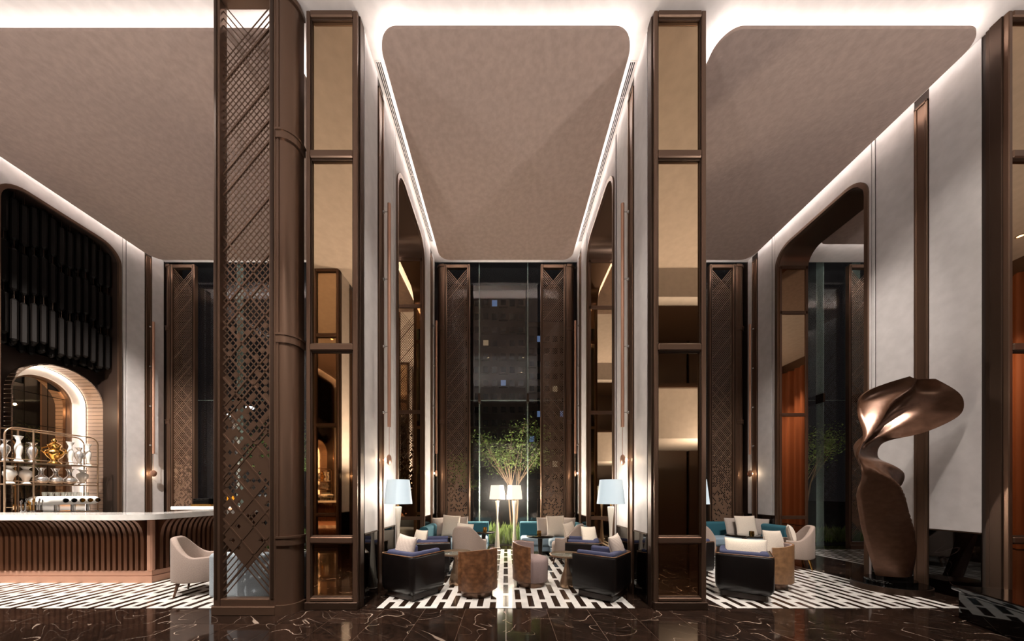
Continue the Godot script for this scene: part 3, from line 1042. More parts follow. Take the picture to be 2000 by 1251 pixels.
func rod_sconce(label: String, x: float, d: float, s: float, lit: float) -> void:
	# a long copper tube held off the wall by small brackets, with a lit disc hung under it
	var o := thing("wall_sconce", label, "sconce", Vector3(x, 0, -d))
	var g := Geo.new()
	var rx := s * 0.11
	g.tube([Vector3(rx, 2.5, 0), Vector3(rx, 5.88, 0)], 0.026, 12)
	var tu := put("tube", g, M.copper, o)
	for y in [2.72, 3.72, 4.74, 5.76]:
		g = Geo.new()
		g.tube([Vector3(s * 0.015, y, 0), Vector3(rx, y, 0)], 0.008, 8)
		g.lathe([[0.0, -0.01], [0.022, -0.01], [0.022, 0.01], [0.0, 0.01]], Vector3.ZERO, 10, Transform3D(Basis(Vector3.BACK, PI / 2), Vector3(s * 0.028, y, 0)))
		put("bracket", g, M.silver, tu)
	g = Geo.new()
	g.tube([Vector3(rx, 2.5, 0), Vector3(rx, 2.08, 0)], 0.004, 6)
	put("cord", g, M.copper, o)
	g = Geo.new()
	g.lathe([[0.0, -0.012], [0.075, -0.012], [0.085, 0.0], [0.075, 0.012], [0.0, 0.014]], Vector3.ZERO, 22, Transform3D(Basis(Vector3.BACK, -s * PI / 2), Vector3(rx, 2.0, 0)))
	put("disc", g, M.copper, o)
	g = Geo.new()
	g.lathe([[0.0, -0.012], [0.02, -0.012], [0.03, 0.0], [0.02, 0.012], [0.0, 0.012]], Vector3.ZERO, 12, Transform3D(Basis(Vector3.BACK, s * PI / 2), Vector3(s * 0.055, 2.0, 0)))
	put("bulb", g, M.bulb_warm, o)
	g = Geo.new()
	g.tube([Vector3(s * 0.01, 2.0, 0), Vector3(rx - s * 0.012, 2.0, 0)], 0.007, 6)
	put("stem", g, M.copper, o)
	var l := OmniLight3D.new()
	l.name = "sconce_light"
	l.light_color = Color(1.0, 0.9, 0.76)
	l.light_energy = lit
	l.light_size = 0.025
	l.omni_range = 20.0
	l.omni_attenuation = 2.0
	l.shadow_enabled = true
	o.add_child(l)
	l.position = Vector3(s * 0.055, 2.0, 0)

func seat_cushion(label: String, px: float, top_py: float, d: float, w: float, seat: float, yaw: float, roll: float, m: Material, t := 0.14) -> void:
	# a cushion standing on a seat of height "seat", leaning back, its top edge where the photograph shows it
	var top := EYE + (VY - top_py) * d / F
	var h := (top - seat) / cos(deg_to_rad(14)) * 0.99
	cushion(label, Vector3(X(px, d), (top + seat) * 0.5 + 0.004, -d), Vector3(w, h, t), Vector3(-14, yaw, roll), m)

func build_furniture() -> void:
	# middle bay
	armchair("black leather armchair with blue velvet lining and pleated cushion beside the tall lamp, bar side", Vector3(-1.37, 0.004, -4.68), -32.0)
	armchair("black leather armchair with blue lining, its back to the wall with the balcony mirror", Vector3(1.42, 0.004, -4.66), 50.0)
	armchair("blue velvet armchair with large cream cushion behind the pleated-cushion armchair", Vector3(-1.34, 0.004, -5.82), -82.0)
	armchair("blue velvet armchair with large cream cushion facing the small round glass table", Vector3(1.42, 0.004, -5.8), 76.0)
	seat_cushion("pleated grey cushion in the black armchair on the bar side", 790, 1046, 4.62, 0.36, 0.43, -30, -6, M.pleat_fabric)
	seat_cushion("pleated grey cushion in the black armchair by the balcony mirror", 1206, 1045, 4.64, 0.3, 0.43, 44, 8, M.pleat_fabric)
	seat_cushion("large cream cushion in the blue armchair on the bar side", 820, 1035, 5.78, 0.46, 0.43, -50, 3, M.cream_fabric)
	seat_cushion("large cream cushion in the blue armchair by the glass table", 1152, 1028, 5.74, 0.42, 0.43, 40, -5, M.cream_fabric)
	side_table("small round glass table with gourd-shaped metal foot beside the black armchair, sculpture side", Vector3(X(1107, 5.05), 0.004, -5.05))
	side_table("small round glass table half hidden by the black armchair on the bar side", Vector3(-0.82, 0.004, -5.2))
	tub_chair("brown leather tub chair with its back shell towards the hall", Vector3(-0.43, 0.004, -4.72), 38.0, M.brown_leather)
	tub_chair("brown leather tub chair with mauve seat turned to the glass table", Vector3(0.41, 0.004, -5.2), -100.0, M.brown_leather)
	barrel_chair("grey fabric barrel chair with its high back towards the leather tub chair", Vector3(-0.73, 0.004, -6.42), -20.0, M.wood_leg)
	barrel_chair("grey fabric barrel chair behind the blue armchair, by the dark round table", Vector3(1.3, 0.004, -6.78), 60.0, M.wood_leg)
	dark_table("dark round table with a candle before the sofa, sculpture side of the paired lamps", Vector3(X(1055, 6.5), 0.004, -6.5), 0.28, 0.62)
	dark_table("dark round candle table behind the grey barrel chair, bar side of the paired lamps", Vector3(-0.5, 0.004, -7.15), 0.26, 0.62)
	candle("brass candle cup on the dark table by the blue armchair", Vector3(X(1055, 6.5) - 0.02, 0.624, -6.52))
	candle("brass candle cup on the dark table behind the grey barrel chair", Vector3(-0.47, 0.624, -7.15))
	sofa("teal corner sofa with pale blue seat, bar side of the paired lamps", Vector3(-1.69, 0.004, -8.22), 1.24, 1.3, -1.0)
	sofa("teal corner sofa with pale blue seat, sculpture side of the paired lamps", Vector3(1.69, 0.004, -8.22), 1.32, 1.0, 1.0)
	seat_cushion("grey cushion in the corner of the bar side teal sofa", 861, 1010, 7.9, 0.4, 0.437, 35, 2, M.stone_fabric)
	seat_cushion("cream cushion leaning between two grey ones on the bar side teal sofa", 881, 1006, 7.75, 0.42, 0.437, 8, -5, M.cream_fabric)
	seat_cushion("grey cushion at the outer end of the bar side teal sofa", 899, 1009, 7.95, 0.4, 0.437, -4, 3, M.stone_fabric)
	seat_cushion("cream cushion in the grey barrel chair on the bar side", 906, 1022, 6.45, 0.38, 0.475, -20, -4, M.cream_fabric)
	seat_cushion("grey cushion at the lamp end of the sculpture side teal sofa", 1064, 1010, 7.95, 0.4, 0.437, 4, 0, M.stone_fabric)
	seat_cushion("cream cushion leaning between two grey ones on the sculpture side teal sofa", 1085, 1007, 7.75, 0.44, 0.437, 0, 2, M.cream_fabric)
	seat_cushion("grey cushion in the corner of the sculpture side teal sofa", 1107, 1010, 7.9, 0.4, 0.437, -25, -2, M.stone_fabric)
	seat_cushion("cream cushion in the grey barrel chair behind the blue armchair", 1113, 1020, 6.78, 0.38, 0.475, 45, 6, M.cream_fabric)
	floor_lamp("tall lamp with cool white shade behind the black armchair, bar side", Vector3(-1.695, 0.004, -5.0), M.shade_cool, Color(1.0, 0.95, 0.88), LAMP)
	floor_lamp("tall lamp with cool white shade behind the black armchair by the balcony mirror", Vector3(1.66, 0.004, -5.02), M.shade_cool, Color(1.0, 0.95, 0.88), LAMP)
	floor_lamp("one of two tall lamps standing shade to shade before the glazing, bar side", Vector3(-0.235, 0.004, -8.66), M.shade_warm, Color(1.0, 0.94, 0.86), LAMP * 10.0)
	floor_lamp("one of two tall lamps standing shade to shade before the glazing, sculpture side", Vector3(0.235, 0.004, -8.66), M.shade_warm, Color(1.0, 0.94, 0.86), LAMP * 10.0)
	# bay by the sculpture
	armchair("black leather armchair with lumbar cushion, its back to the hall near the sculpture", Vector3(3.48, 0.004, -4.66), -35.0)
	seat_cushion("long cream lumbar cushion in the black armchair near the sculpture", 1456, 1052, 4.62, 0.5, 0.43, -34, 0, M.cream_fabric)
	armchair("blue velvet armchair half hidden by the balcony mirror column", Vector3(3.3, 0.004, -5.85), -70.0)
	tub_chair("tan leather tub chair with large cream cushion beside the lumbar-cushion armchair", Vector3(4.25, 0.004, -5.12), 62.0, M.tan_leather)
	seat_cushion("large cream cushion standing in the tan tub chair", 1512, 1036, 5.15, 0.44, 0.475, 20, -4, M.cream_fabric)
	barrel_chair("grey fabric barrel chair with slim brass legs near the round-cornered opening", Vector3(5.8, 0.004, -6.45), 62.0, M.brass)
	seat_cushion("cream cushion on the barrel chair near the round-cornered opening", 1545, 1025, 6.45, 0.38, 0.475, 50, 0, M.cream_fabric)
	barrel_chair("grey fabric barrel chair half hidden by the balcony mirror column", Vector3(4.05, 0.004, -6.75), -30.0, M.wood_leg)
	dark_table("dark round table with brass candle before the sofa near the sculpture", Vector3(X(1454, 6.7), 0.004, -6.7), 0.36, 0.6)
	candle("brass candle cup on the round table near the sculpture", Vector3(X(1461, 6.7), 0.604, -6.6))
	sofa("teal corner sofa under the lattice screen near the sculpture", Vector3(6.25, 0.004, -8.22), 2.3, 1.1, 1.0)
	seat_cushion("white cushion at the lattice end of the sofa near the sculpture", 1431, 1011, 7.95, 0.38, 0.437, 5, 0, M.stone_fabric)
	seat_cushion("cream cushion between two paler ones on the sofa near the sculpture", 1457, 1007, 7.75, 0.5, 0.437, 0, 0, M.cream_fabric)
	seat_cushion("white cushion in the corner of the sofa near the sculpture", 1482, 1012, 7.85, 0.4, 0.437, -28, -4, M.stone_fabric)
	floor_lamp("tall lamp mostly hidden behind the balcony mirror column", Vector3(2.93, 0.004, -4.95), M.shade_cool, Color(1.0, 0.95, 0.88), LAMP)
	# bar side bay
	barrel_chair("grey fabric barrel chair with dark tapered legs before the bar", Vector3(-4.62, 0.004, -4.85), -62.0, M.wood_leg)
	dark_table("dark round table between the bar and the lattice screen", Vector3(-4.75, 0.004, -5.75), 0.4, 0.76)
	var o := thing("settee", "pale blue settee with its back to the tall lattice screen", "sofa", Vector3(-3.4, 0.004, -4.72))
	var g := Geo.new()
	g.rbox(Vector3(0, 0.36, 0.3), Vector3(1.36, 0.62, 0.18), 0.06)
	put("backrest", g, M.settee_fabric, o)
	g = Geo.new()
	g.rbox(Vector3(0, 0.3, -0.06), Vector3(1.34, 0.26, 0.6), 0.06)
	put("seat", g, M.settee_fabric, o)
	for q in [[-0.6, 0.3], [0.6, 0.3], [-0.6, -0.28], [0.6, -0.28]]:
		bx("leg", Vector3(q[0] - 0.02, 0, q[1] - 0.02), Vector3(q[0] + 0.02, 0.18, q[1] + 0.02), M.wood_leg, o)
	# wall sconces
	rod_sconce("long copper tube sconce above the black armchair, bar side", -1.88, 4.815, 1.0, SCONCE)
	rod_sconce("long copper tube sconce above the black armchair by the balcony mirror", 1.88, 4.815, -1.0, SCONCE)
	rod_sconce("long copper tube sconce above the teal sofa, bar side of the paired lamps", -1.88, 8.09, 1.0, SCONCE)
	rod_sconce("long copper tube sconce above the teal sofa, sculpture side of the paired lamps", 1.88, 8.09, -1.0, SCONCE)
	rod_sconce("long copper tube sconce on the bar wall", -9.14, 8.135, 1.0, SCONCE)
	rod_sconce("long copper tube sconce on the wall by the sculpture", 6.46, 8.26, -1.0, SCONCE)
	build_sculpture()
	# lacquered low table at the edge of the hall
	o = thing("low_table", "black lacquered low table at the hall's edge below the sculpture", "table", Vector3(5.7, 0.0, -3.28), -24.0)
	bx("table_top", Vector3(-0.5, 0.33, -0.42), Vector3(0.6, 0.385, 0.5), M.black_lacquer, o, 0.012)
	bx("body", Vector3(-0.46, 0.0, -0.38), Vector3(0.56, 0.33, 0.46), M.black_lacquer, o, 0.01)
	g = Geo.new()
	for e in [[-0.465, 0.02, -0.455, 0.3]]: g.box(Vector3(-0.467, 0.03, -0.34), Vector3(-0.46, 0.3, 0.42), 0.0)
	put("side_panel", g, M.black_marble, o)

func build_sculpture() -> void:
	var o := thing("sculpture", "tall twisted bronze ribbon sculpture on an oval plinth by the wall", "sculpture")
	var rows_px := [[1713, 1123, 1774, 1123, 4.98, 4.9], [1699, 1079, 1776, 1079, 4.98, 4.86], [1686, 1035, 1769, 1035, 4.98, 4.84], [1680, 1005, 1762, 1000, 4.96, 4.84], [1674, 964, 1766, 964, 4.9, 4.86], [1680, 940, 1772, 945, 4.84, 4.88], [1681, 925, 1766, 924, 4.8, 4.9], [1679, 905, 1737, 909, 4.78, 4.93], [1675, 890, 1714, 893, 4.76, 4.95], [1680, 872, 1716, 872, 4.76, 4.92], [1690, 852, 1735, 860, 4.76, 4.82], [1695, 830, 1790, 848, 4.78, 4.68], [1697, 805, 1834, 832, 4.82, 4.56], [1698, 775, 1871, 810, 4.84, 4.46], [1714, 757, 1877, 785, 4.8, 4.42], [1745, 744, 1862, 764, 4.72, 4.44], [1778, 734, 1822, 741, 4.64, 4.5]]
	# resample the rows smoothly
	var keys := []
	for q in rows_px: keys.append([P(q[0], q[1], q[4]), P(q[2], q[3], q[5])])
	var nrow := 72
	var ncol := 22
	var front := []
	var back := []
	for i in nrow + 1:
		var t := float(i) / nrow * (keys.size() - 1)
		var k := mini(int(t), keys.size() - 2)
		var u := t - k
		var e := []
		for s in 2:
			var p0: Vector3 = keys[maxi(k - 1, 0)][s]
			var p1: Vector3 = keys[k][s]
			var p2: Vector3 = keys[k + 1][s]
			var p3: Vector3 = keys[mini(k + 2, keys.size() - 1)][s]
			e.append(p1.cubic_interpolate(p2, p0, p3, u))
		var T := float(i) / nrow
		var fl := []
		var bl := []
		var wide: float = e[0].distance_to(e[1])
		for j in ncol + 1:
			var c := float(j) / ncol
			var p: Vector3 = e[0].lerp(e[1], c)
			# hollow below, belly above the waist; sharp ridges run across the ribbon
			var belly := sin(PI * c) * wide * lerpf(0.12, -0.2, smoothstep(0.4, 0.56, T))
			var low := 1.0 - smoothstep(0.4, 0.5, T)
			var high := smoothstep(0.52, 0.62, T)
			var c0 := lerpf(0.92, 0.12, smoothstep(0.06, 0.44, T))
			var c1 := lerpf(0.1, 0.5, smoothstep(0.55, 1.0, T))
			var c2 := lerpf(0.45, 0.86, smoothstep(0.55, 1.0, T))
			var fold := low * (0.15 * exp(-absf(c - c0) * 4.5) - 0.2 * smoothstep(0.0, 0.4, c - c0)) * sin(PI * clampf(T / 0.5 + 0.08, 0.0, 1.0))
			fold += low * 0.09 * smoothstep(0.35, 0.75, c - c0)
			fold += high * (0.12 * exp(-absf(c - c1) * 6.0) - 0.16 * smoothstep(0.0, 0.3, c1 - c)) * sin(PI * clampf((T - 0.5) / 0.52, 0.0, 1.0))
			fold -= high * 0.13 * exp(-pow((c - (c1 + c2) * 0.5) * 6.0, 2.0))
			fold += high * 0.06 * exp(-absf(c - c2) * 7.0)
			var thick := 0.012 + 0.05 * sin(PI * c) * (1.0 - smoothstep(0.5, 0.75, T))
			p.z += belly + fold
			fl.append(p + Vector3(0, 0, thick))
			bl.append(p - Vector3(0, 0, thick + 0.012))
		front.append(fl)
		back.append(bl)
	var loop := []
	for i in nrow + 1:
		var line: Array = front[i].duplicate()
		for j in ncol + 1: line.append(back[i][ncol - j])
		loop.append(line)
	var g := Geo.new()
	g.grid(loop, false, true, 0.0, true)
	g.fan(loop[0], Vector3.DOWN)
	g.fan(loop[-1], Vector3.UP)
	put("ribbon", g, M.sculpture_bronze, o)
	var oval := PackedVector2Array()
	for k in 40: oval.append(Vector2(cos(TAU * k / 40.0) * 0.3, sin(TAU * k / 40.0) * 0.26))
	g = Geo.new()
	g.extrude(oval, func(u: float, v: float, y: float) -> Vector3: return Vector3(6.0 + u, y, -4.96 + v), 0.1, 0.165)
	put("socle", g, M.black_lacquer, o)
	var p := thing("plinth", "low oval bronze plinth under the twisted sculpture", "plinth", Vector3(6.0, 0.004, -4.96))
	var big := PackedVector2Array()
	for k in 48: big.append(Vector2(cos(TAU * k / 48.0) * 0.45, sin(TAU * k / 48.0) * 0.4))
	g = Geo.new()
	g.extrude(big, func(u: float, v: float, y: float) -> Vector3: return Vector3(u, y, v), 0.0, 0.09)
	put("drum", g, M.bronze_dark, p)
	var rim := PackedVector2Array()
	for q in big: rim.append(q * 0.97)
	g = Geo.new()
	g.extrude(rim, func(u: float, v: float, y: float) -> Vector3: return Vector3(u, y, v), 0.088, 0.1)
	put("top", g, M.black_lacquer, p)

# ------------------------------------------------------------------ bar and its alcove
func vase(label: String, at: Vector3, prof: Array, m: Material, group := "") -> void:
	var o := thing("vase", label, "vase", at, 0.0, group)
	var g := Geo.new()
	g.lathe(prof, Vector3.ZERO, 18)
	var bd := put("body", g, m, o)
	var top: Array = prof[prof.size() - 2]
	g = Geo.new()
	g.lathe([[top[0] - 0.008, top[1] - 0.006], [top[0] + 0.004, top[1] - 0.006], [top[0] + 0.006, top[1]], [top[0] + 0.004, top[1] + 0.006], [top[0] - 0.008, top[1] + 0.006], [top[0] - 0.008, top[1] - 0.006]], Vector3.ZERO, 18)
	put("lip", g, m, bd)

func build_bar() -> void:
	var o := thing("bar_counter", "long bar counter with white marble top and curved copper fins", "bar counter")
	var y := func(u: float, v: float, w: float) -> Vector3: return Vector3(u, w, -v)
	var g := Geo.new()
	g.extrude(PackedVector2Array([Vector2(-9.12, 5.1), Vector2(-6.02, 5.1), Vector2(-5.86, 5.13), Vector2(-5.76, 5.2), Vector2(-5.71, 5.34), Vector2(-5.71, 7.9), Vector2(-6.3, 7.9), Vector2(-6.3, 5.7), Vector2(-9.12, 5.7)]), y, 1.06, 1.15)
	put("countertop", g, M.white_marble, o)
	g = Geo.new()
	g.extrude(PackedVector2Array([Vector2(-9.12, 5.34), Vector2(-5.95, 5.34), Vector2(-5.95, 7.85), Vector2(-6.2, 7.85), Vector2(-6.2, 5.6), Vector2(-9.12, 5.6)]), y, 0.0, 1.06)
	put("body", g, M.copper_dark, o)
	for k in 2:
		var e: float = [0.035, 0.06][k]
		var yy: Array = [[0.115, 0.2], [0.0, 0.11]][k]
		g = Geo.new()
		g.extrude(PackedVector2Array([Vector2(-9.12, 5.34 - e), Vector2(-5.95 + e, 5.34 - e), Vector2(-5.95 + e, 7.85), Vector2(-5.98, 7.85), Vector2(-5.98, 5.37), Vector2(-9.12, 5.37)]), y, yy[0] + 0.004, yy[1])
		put("skirting", g, M.copper, o)
	bx("corner_post", Vector3(-5.99, 0.2, -5.36), Vector3(-5.9, 1.06, -5.28), M.copper, o, 0.02)
	var prof := PackedVector2Array([Vector2(0, 0.2), Vector2(0.05, 0.2), Vector2(0.052, 0.72), Vector2(0.06, 0.82), Vector2(0.085, 0.92), Vector2(0.13, 1.0), Vector2(0.19, 1.06), Vector2(0, 1.06)])
	var fin := Geo.new()
	fin.extrude(prof, func(u: float, v: float, w: float) -> Vector3: return Vector3(w, v, u), -0.027, 0.027, 0.6)
	var fm := fin.mesh()
	for k in 33:
		put("fin", fm, M.copper_dark, o, Vector3(-6.06 - k * 0.094, 0, -5.34))
	for k in 25:
		var f := put("fin", fm, M.copper_dark, o, Vector3(-5.95, 0, -5.44 - k * 0.094))
		f.rotation_degrees.y = 90.0
	# small counter at the far end with its box and bottles
	o = thing("service_counter", "small white counter beyond the bar end", "counter")
	bx("countertop", Vector3(-8.2, 1.08, -8.35), Vector3(-6.35, 1.17, -7.75), M.white_marble, o, 0.015)
	bx("body", Vector3(-8.1, 0, -8.3), Vector3(-6.45, 1.08, -7.82), M.copper_dark, o)
	o = thing("presentation_box", "black box with brass edge on the small white counter", "box", Vector3(-7.62, 1.17, -8.05))
	bx("tray", Vector3(-0.24, 0, -0.14), Vector3(0.24, 0.05, 0.14), M.brass, o, 0.005)
	bx("lid", Vector3(-0.2, 0.05, -0.12), Vector3(0.2, 0.19, 0.12), M.black_lacquer, o, 0.01)
	for k in 3:
		o = thing("bottle", "amber bottle beside the black box on the small white counter", "bottle", Vector3(-7.2 + k * 0.14, 1.17, -8.05), 0.0, "amber bottles on the small counter")
		g = Geo.new()
		g.lathe([[0.0, 0.0], [0.05, 0.0], [0.052, 0.02], [0.052, 0.17], [0.02, 0.22], [0.018, 0.26], [0.0, 0.262]], Vector3.ZERO, 14)
		put("body", g, M.amber, o)
		g = Geo.new()
		g.lathe([[0.0, 0.26], [0.022, 0.26], [0.022, 0.3], [0.0, 0.302]], Vector3.ZERO, 10)
		put("cap", g, M.brass, o)
	# alcove wall with a round-headed niche
	var dc := 6.8
	var ys := 3.5
	var w := setting("wall_niche")
	var f2 := func(u: float, v: float, x: float) -> Vector3: return Vector3(x, v, -u)
	var head := func(r: float) -> Array:
		var s := [Vector2(dc - r, 0.0)]
		s.append_array(arc(Vector2(dc, ys), r, 180, 0, 24))
		s.append(Vector2(dc + r, 0.0))
		return s
	g = Geo.new()
	g.extrude(ring([Vector2(5.42, 0.0), Vector2(5.42, 4.35), Vector2(7.88, 4.35), Vector2(7.88, 0.0)], head.call(0.72)), f2, -9.86, -9.62)
	put("surround", g, M.core, w)
	g = Geo.new()
	g.extrude(ring(head.call(0.8), head.call(0.705)), f2, -10.1, -9.72, 0.3)
	put("shell", g, M.core, w)
	# copper tiles lining the niche
	var n := 26
	for k in n:
		var a0 := PI * k / n
		var a1 := PI * (k + 1) / n - 0.012
		var q := []
		for a in [a0, a1]: q.append([Vector2(dc - cos(a) * 0.705, ys + sin(a) * 0.705), Vector2(dc - cos(a) * 0.682, ys + sin(a) * 0.682)])
		g = Geo.new()
		g.extrude(PackedVector2Array([q[0][0], q[1][0], q[1][1], q[0][1]]), f2, -9.88, -9.5)
		put("tile", g, M.niche_tile, w)
	for k in 28:
		for s in [-1.0, 1.0]:
			var y0 := 1.05 + k * 0.0875
			bx("tile", Vector3(-9.88, y0, -(dc + s * 0.682)), Vector3(-9.5, y0 + 0.079, -(dc + s * 0.705)), M.niche_tile, w, 0.003)
	g = Geo.new()
	g.extrude(ring(head.call(0.69), head.call(0.5)), f2, -10.02, -9.94)
	put("inner_ring", g, M.cream, w)
	g = Geo.new()
	g.extrude(ring(head.call(0.675), head.call(0.655)), f2, -9.94, -9.9)
	put("led_strip", g, M.led_bar, w)
	var l := OmniLight3D.new()
	l.name = "niche_light"
	l.light_color = Color(1.0, 0.9, 0.78)
	l.light_energy = 0.5
	l.light_size = 0.02
	l.omni_range = 12.0
	l.omni_attenuation = 2.0
	l.shadow_enabled = true
	w.add_child(l)
	l.position = Vector3(-9.6, 3.4, -dc)
	g = Geo.new()
	g.extrude(ring(head.call(0.51), head.call(0.465)), f2, -10.08, -9.98)
	put("window_frame", g, M.bronze, w)
	for q in [[-0.46, -0.17], [-0.17, 0.17], [0.17, 0.46]]:
		for yy in [[1.0, 2.1], [2.1, 2.95], [2.95, 3.62], [3.62, 3.96]]:
			var top: float = yy[1]
			if yy[0] > 3.5:
				if absf(q[0] + q[1]) > 0.1: top = 3.78
			bx("mirror_pane", Vector3(-10.08, yy[0] + 0.006, -(dc + q[1] - 0.006)), Vector3(-10.06, top - 0.006, -(dc + q[0] + 0.006)), M.mirror, w)
	bx("niche_back", Vector3(-10.14, 0.0, -(dc + 0.8)), Vector3(-10.1, 4.35, -(dc - 0.8)), M.black, w)
	# hanging tubes above the niche
	o = thing("tube_screen", "screen of dark bronze tubes hung in tiers above the bar niche", "hanging screen")
	var tb := Geo.new()
	tb.lathe([[0.0, -0.4], [0.02, -0.4], [0.05, -0.36], [0.05, 0.36], [0.02, 0.4], [0.0, 0.4]], Vector3.ZERO, 6, Transform3D(), 0.9)
	var tm := tb.mesh()
	var cd := Geo.new()
	cd.tube([Vector3(0, 4.5, 0), Vector3(0, 7.62, 0)], 0.005, 5)
	var cm := cd.mesh()
	for layer in 3:
		for k in 15:
			var d := 5.62 + k * 0.128 + (layer % 2) * 0.064
			if d > 7.6: continue
			var x := -9.3 - layer * 0.13
			put("cord", cm, M.bronze_dark, o, Vector3(x, 0, -d))
			for t in 3:
				var yt := 6.72 - t * 0.95 + 0.07 * sin(k * 1.3 + layer * 2.0) - layer * 0.05
				put("tube", tm, M.tube_dark, o, Vector3(x, yt, -d))
	bx("hanger", Vector3(-9.68, 7.62, -7.75), Vector3(-9.2, 7.7, -5.5), M.bronze_dark, o)
	bx("back_mirror", Vector3(-10.46, 4.4, -7.8), Vector3(-10.42, 7.6, -5.5), M.mirror, o)
	# back counter, brass shelf and what stands on them
	o = thing("back_counter", "dark counter under the bar niche", "counter")
	bx("body", Vector3(-9.36, 0.0, -7.44), Vector3(-8.75, 0.98, -5.78), M.dark_wood, o)
	bx("countertop", Vector3(-9.36, 0.98, -7.45), Vector3(-8.73, 1.03, -5.77), M.black_marble, o, 0.006)
	o = thing("bar_shelf", "two-tier brass shelf with curved posts before the niche", "shelf")
	for x in [-9.3, -9.0]:
		g = Geo.new()
		var pts := [Vector3(x, 1.03, -7.0), Vector3(x, 2.5, -7.0)]
		for p in arc(Vector2(6.85, 2.55), 0.15, 0, 90, 6): pts.append(Vector3(x, p.y, -p.x))
		pts.append(Vector3(x, 2.7, -5.9))
		for p in arc(Vector2(5.85, 2.55), 0.15, 90, 180, 6): pts.append(Vector3(x, p.y, -p.x))
		pts.append(Vector3(x, 1.03, -5.7))
		g.tube(pts, 0.013, 8)
		put("post", g, M.rose_brass, o)
		g = Geo.new()
		g.tube([Vector3(x, 1.03, -6.05), Vector3(x, 2.7, -6.05)], 0.013, 8)
		put("post", g, M.rose_brass, o)
	for yy in [1.66, 2.07]:
		bx("shelf_board", Vector3(-9.31, yy - 0.012, -7.0), Vector3(-8.99, yy + 0.012, -5.7), M.rose_brass, o)
		g = Geo.new()
		g.tube([Vector3(-8.985, yy + 0.055, -7.0), Vector3(-8.985, yy + 0.055, -5.7)], 0.008, 6)
		put("shelf_rail", g, M.rose_brass, o)
	var baluster := [[0.0, 0.0], [0.07, 0.0], [0.075, 0.02], [0.04, 0.06], [0.035, 0.12], [0.055, 0.2], [0.06, 0.28], [0.035, 0.36], [0.03, 0.4], [0.06, 0.46], [0.065, 0.48], [0.0, 0.482]]
	var urn := [[0.0, 0.0], [0.06, 0.0], [0.06, 0.02], [0.03, 0.05], [0.05, 0.12], [0.085, 0.2], [0.08, 0.27], [0.03, 0.32], [0.05, 0.36], [0.07, 0.38], [0.0, 0.382]]
	var gourd := [[0.0, 0.0], [0.05, 0.0], [0.09, 0.04], [0.105, 0.08], [0.08, 0.12], [0.035, 0.16], [0.028, 0.22], [0.05, 0.27], [0.055, 0.28], [0.0, 0.282]]
	var k := 0
	for d in [5.79, 5.96, 6.13, 6.67, 6.81, 6.95]:
		vase(["slim silver baluster vase on the upper brass shelf", "tall pale turned vase beside the gold urn", "silver urn vase beside the gold urn", "tall white column vase beyond the gold urn", "small silver urn vase at the shelf end", "tall pale vase at the upper shelf end"][k], Vector3(-9.15, 2.082, -d), [urn, baluster, urn, baluster, urn, baluster][k].map(func(p): return [p[0] * 0.8, p[1]]), [M.silver, M.white_plastic, M.silver, M.white_plastic, M.silver, M.white_plastic][k], "vases on the upper brass shelf")
		k += 1
	k = 0
	for d in [5.85, 6.05, 6.25, 6.45, 6.66, 6.86]:
		vase(["pale turned vase on the lower brass shelf under the slim silver one", "small white vase on the lower brass shelf", "wide white gourd vase under the silver urn", "silver gourd vase under the gold urn", "white gourd vase under the tall column vase", "slim pale vase at the lower shelf end"][k], Vector3(-9.15, 1.672, -d), [urn, urn, gourd, gourd, gourd, urn][k].map(func(p): return [p[0], p[1] * (0.85 if k < 2 or k > 4 else 1.15)]), [M.white_plastic, M.white_plastic, M.silver, M.silver, M.silver, M.white_plastic][k], "vases on the lower brass shelf")
		k += 1
	o = thing("gold_urn", "ornate gold tea urn with handles on the upper brass shelf", "urn", Vector3(-9.13, 2.082, -6.42))
	g = Geo.new()
	g.lathe([[0.0, 0.0], [0.09, 0.0], [0.09, 0.02], [0.05, 0.05], [0.045, 0.09], [0.1, 0.15], [0.13, 0.22], [0.12, 0.27], [0.07, 0.3], [0.075, 0.34], [0.095, 0.38], [0.06, 0.42], [0.025, 0.44], [0.04, 0.47], [0.02, 0.51], [0.0, 0.52]], Vector3.ZERO, 20)
	put("body", g, M.brass, o)
	for s in [-1.0, 1.0]:
		g = Geo.new()
		g.tube([Vector3(0, 0.2, s * 0.12), Vector3(0, 0.25, s * 0.18), Vector3(0, 0.31, s * 0.17), Vector3(0, 0.34, s * 0.08)], 0.012, 6)
		put("handle", g, M.brass, o)
	g = Geo.new()
	g.tube([Vector3(0.1, 0.18, 0), Vector3(0.17, 0.2, 0), Vector3(0.2, 0.25, 0)], [0.02, 0.014, 0.01], 7)
	put("spout", g, M.brass, o)
	o = thing("coffee_machine", "white espresso machine with five round dials on the back counter", "coffee machine", Vector3(-9.02, 1.03, -6.5))
	g = Geo.new()
	g.rbox(Vector3(0, 0.32, 0), Vector3(0.4, 0.17, 0.86), 0.08, 4)
	var cb := put("body", g, M.white_plastic, o)
	g = Geo.new()
	g.rbox(Vector3(-0.02, 0.05, 0.0), Vector3(0.42, 0.1, 0.8), 0.02)
	put("drip_tray", g, M.chrome, o)
	bx("back", Vector3(-0.2, 0.08, -0.36), Vector3(-0.06, 0.26, 0.36), M.chrome, o, 0.01)
	for q in 5:
		g = Geo.new()
		g.lathe([[0.0, 0.0], [0.042, 0.0], [0.045, 0.01], [0.038, 0.022], [0.0, 0.022]], Vector3.ZERO, 16, Transform3D(Basis(Vector3.BACK, -PI / 2), Vector3(0.195, 0.32, 0.14 - q * 0.125)))
		put("dial", g, M.black_lacquer, cb)
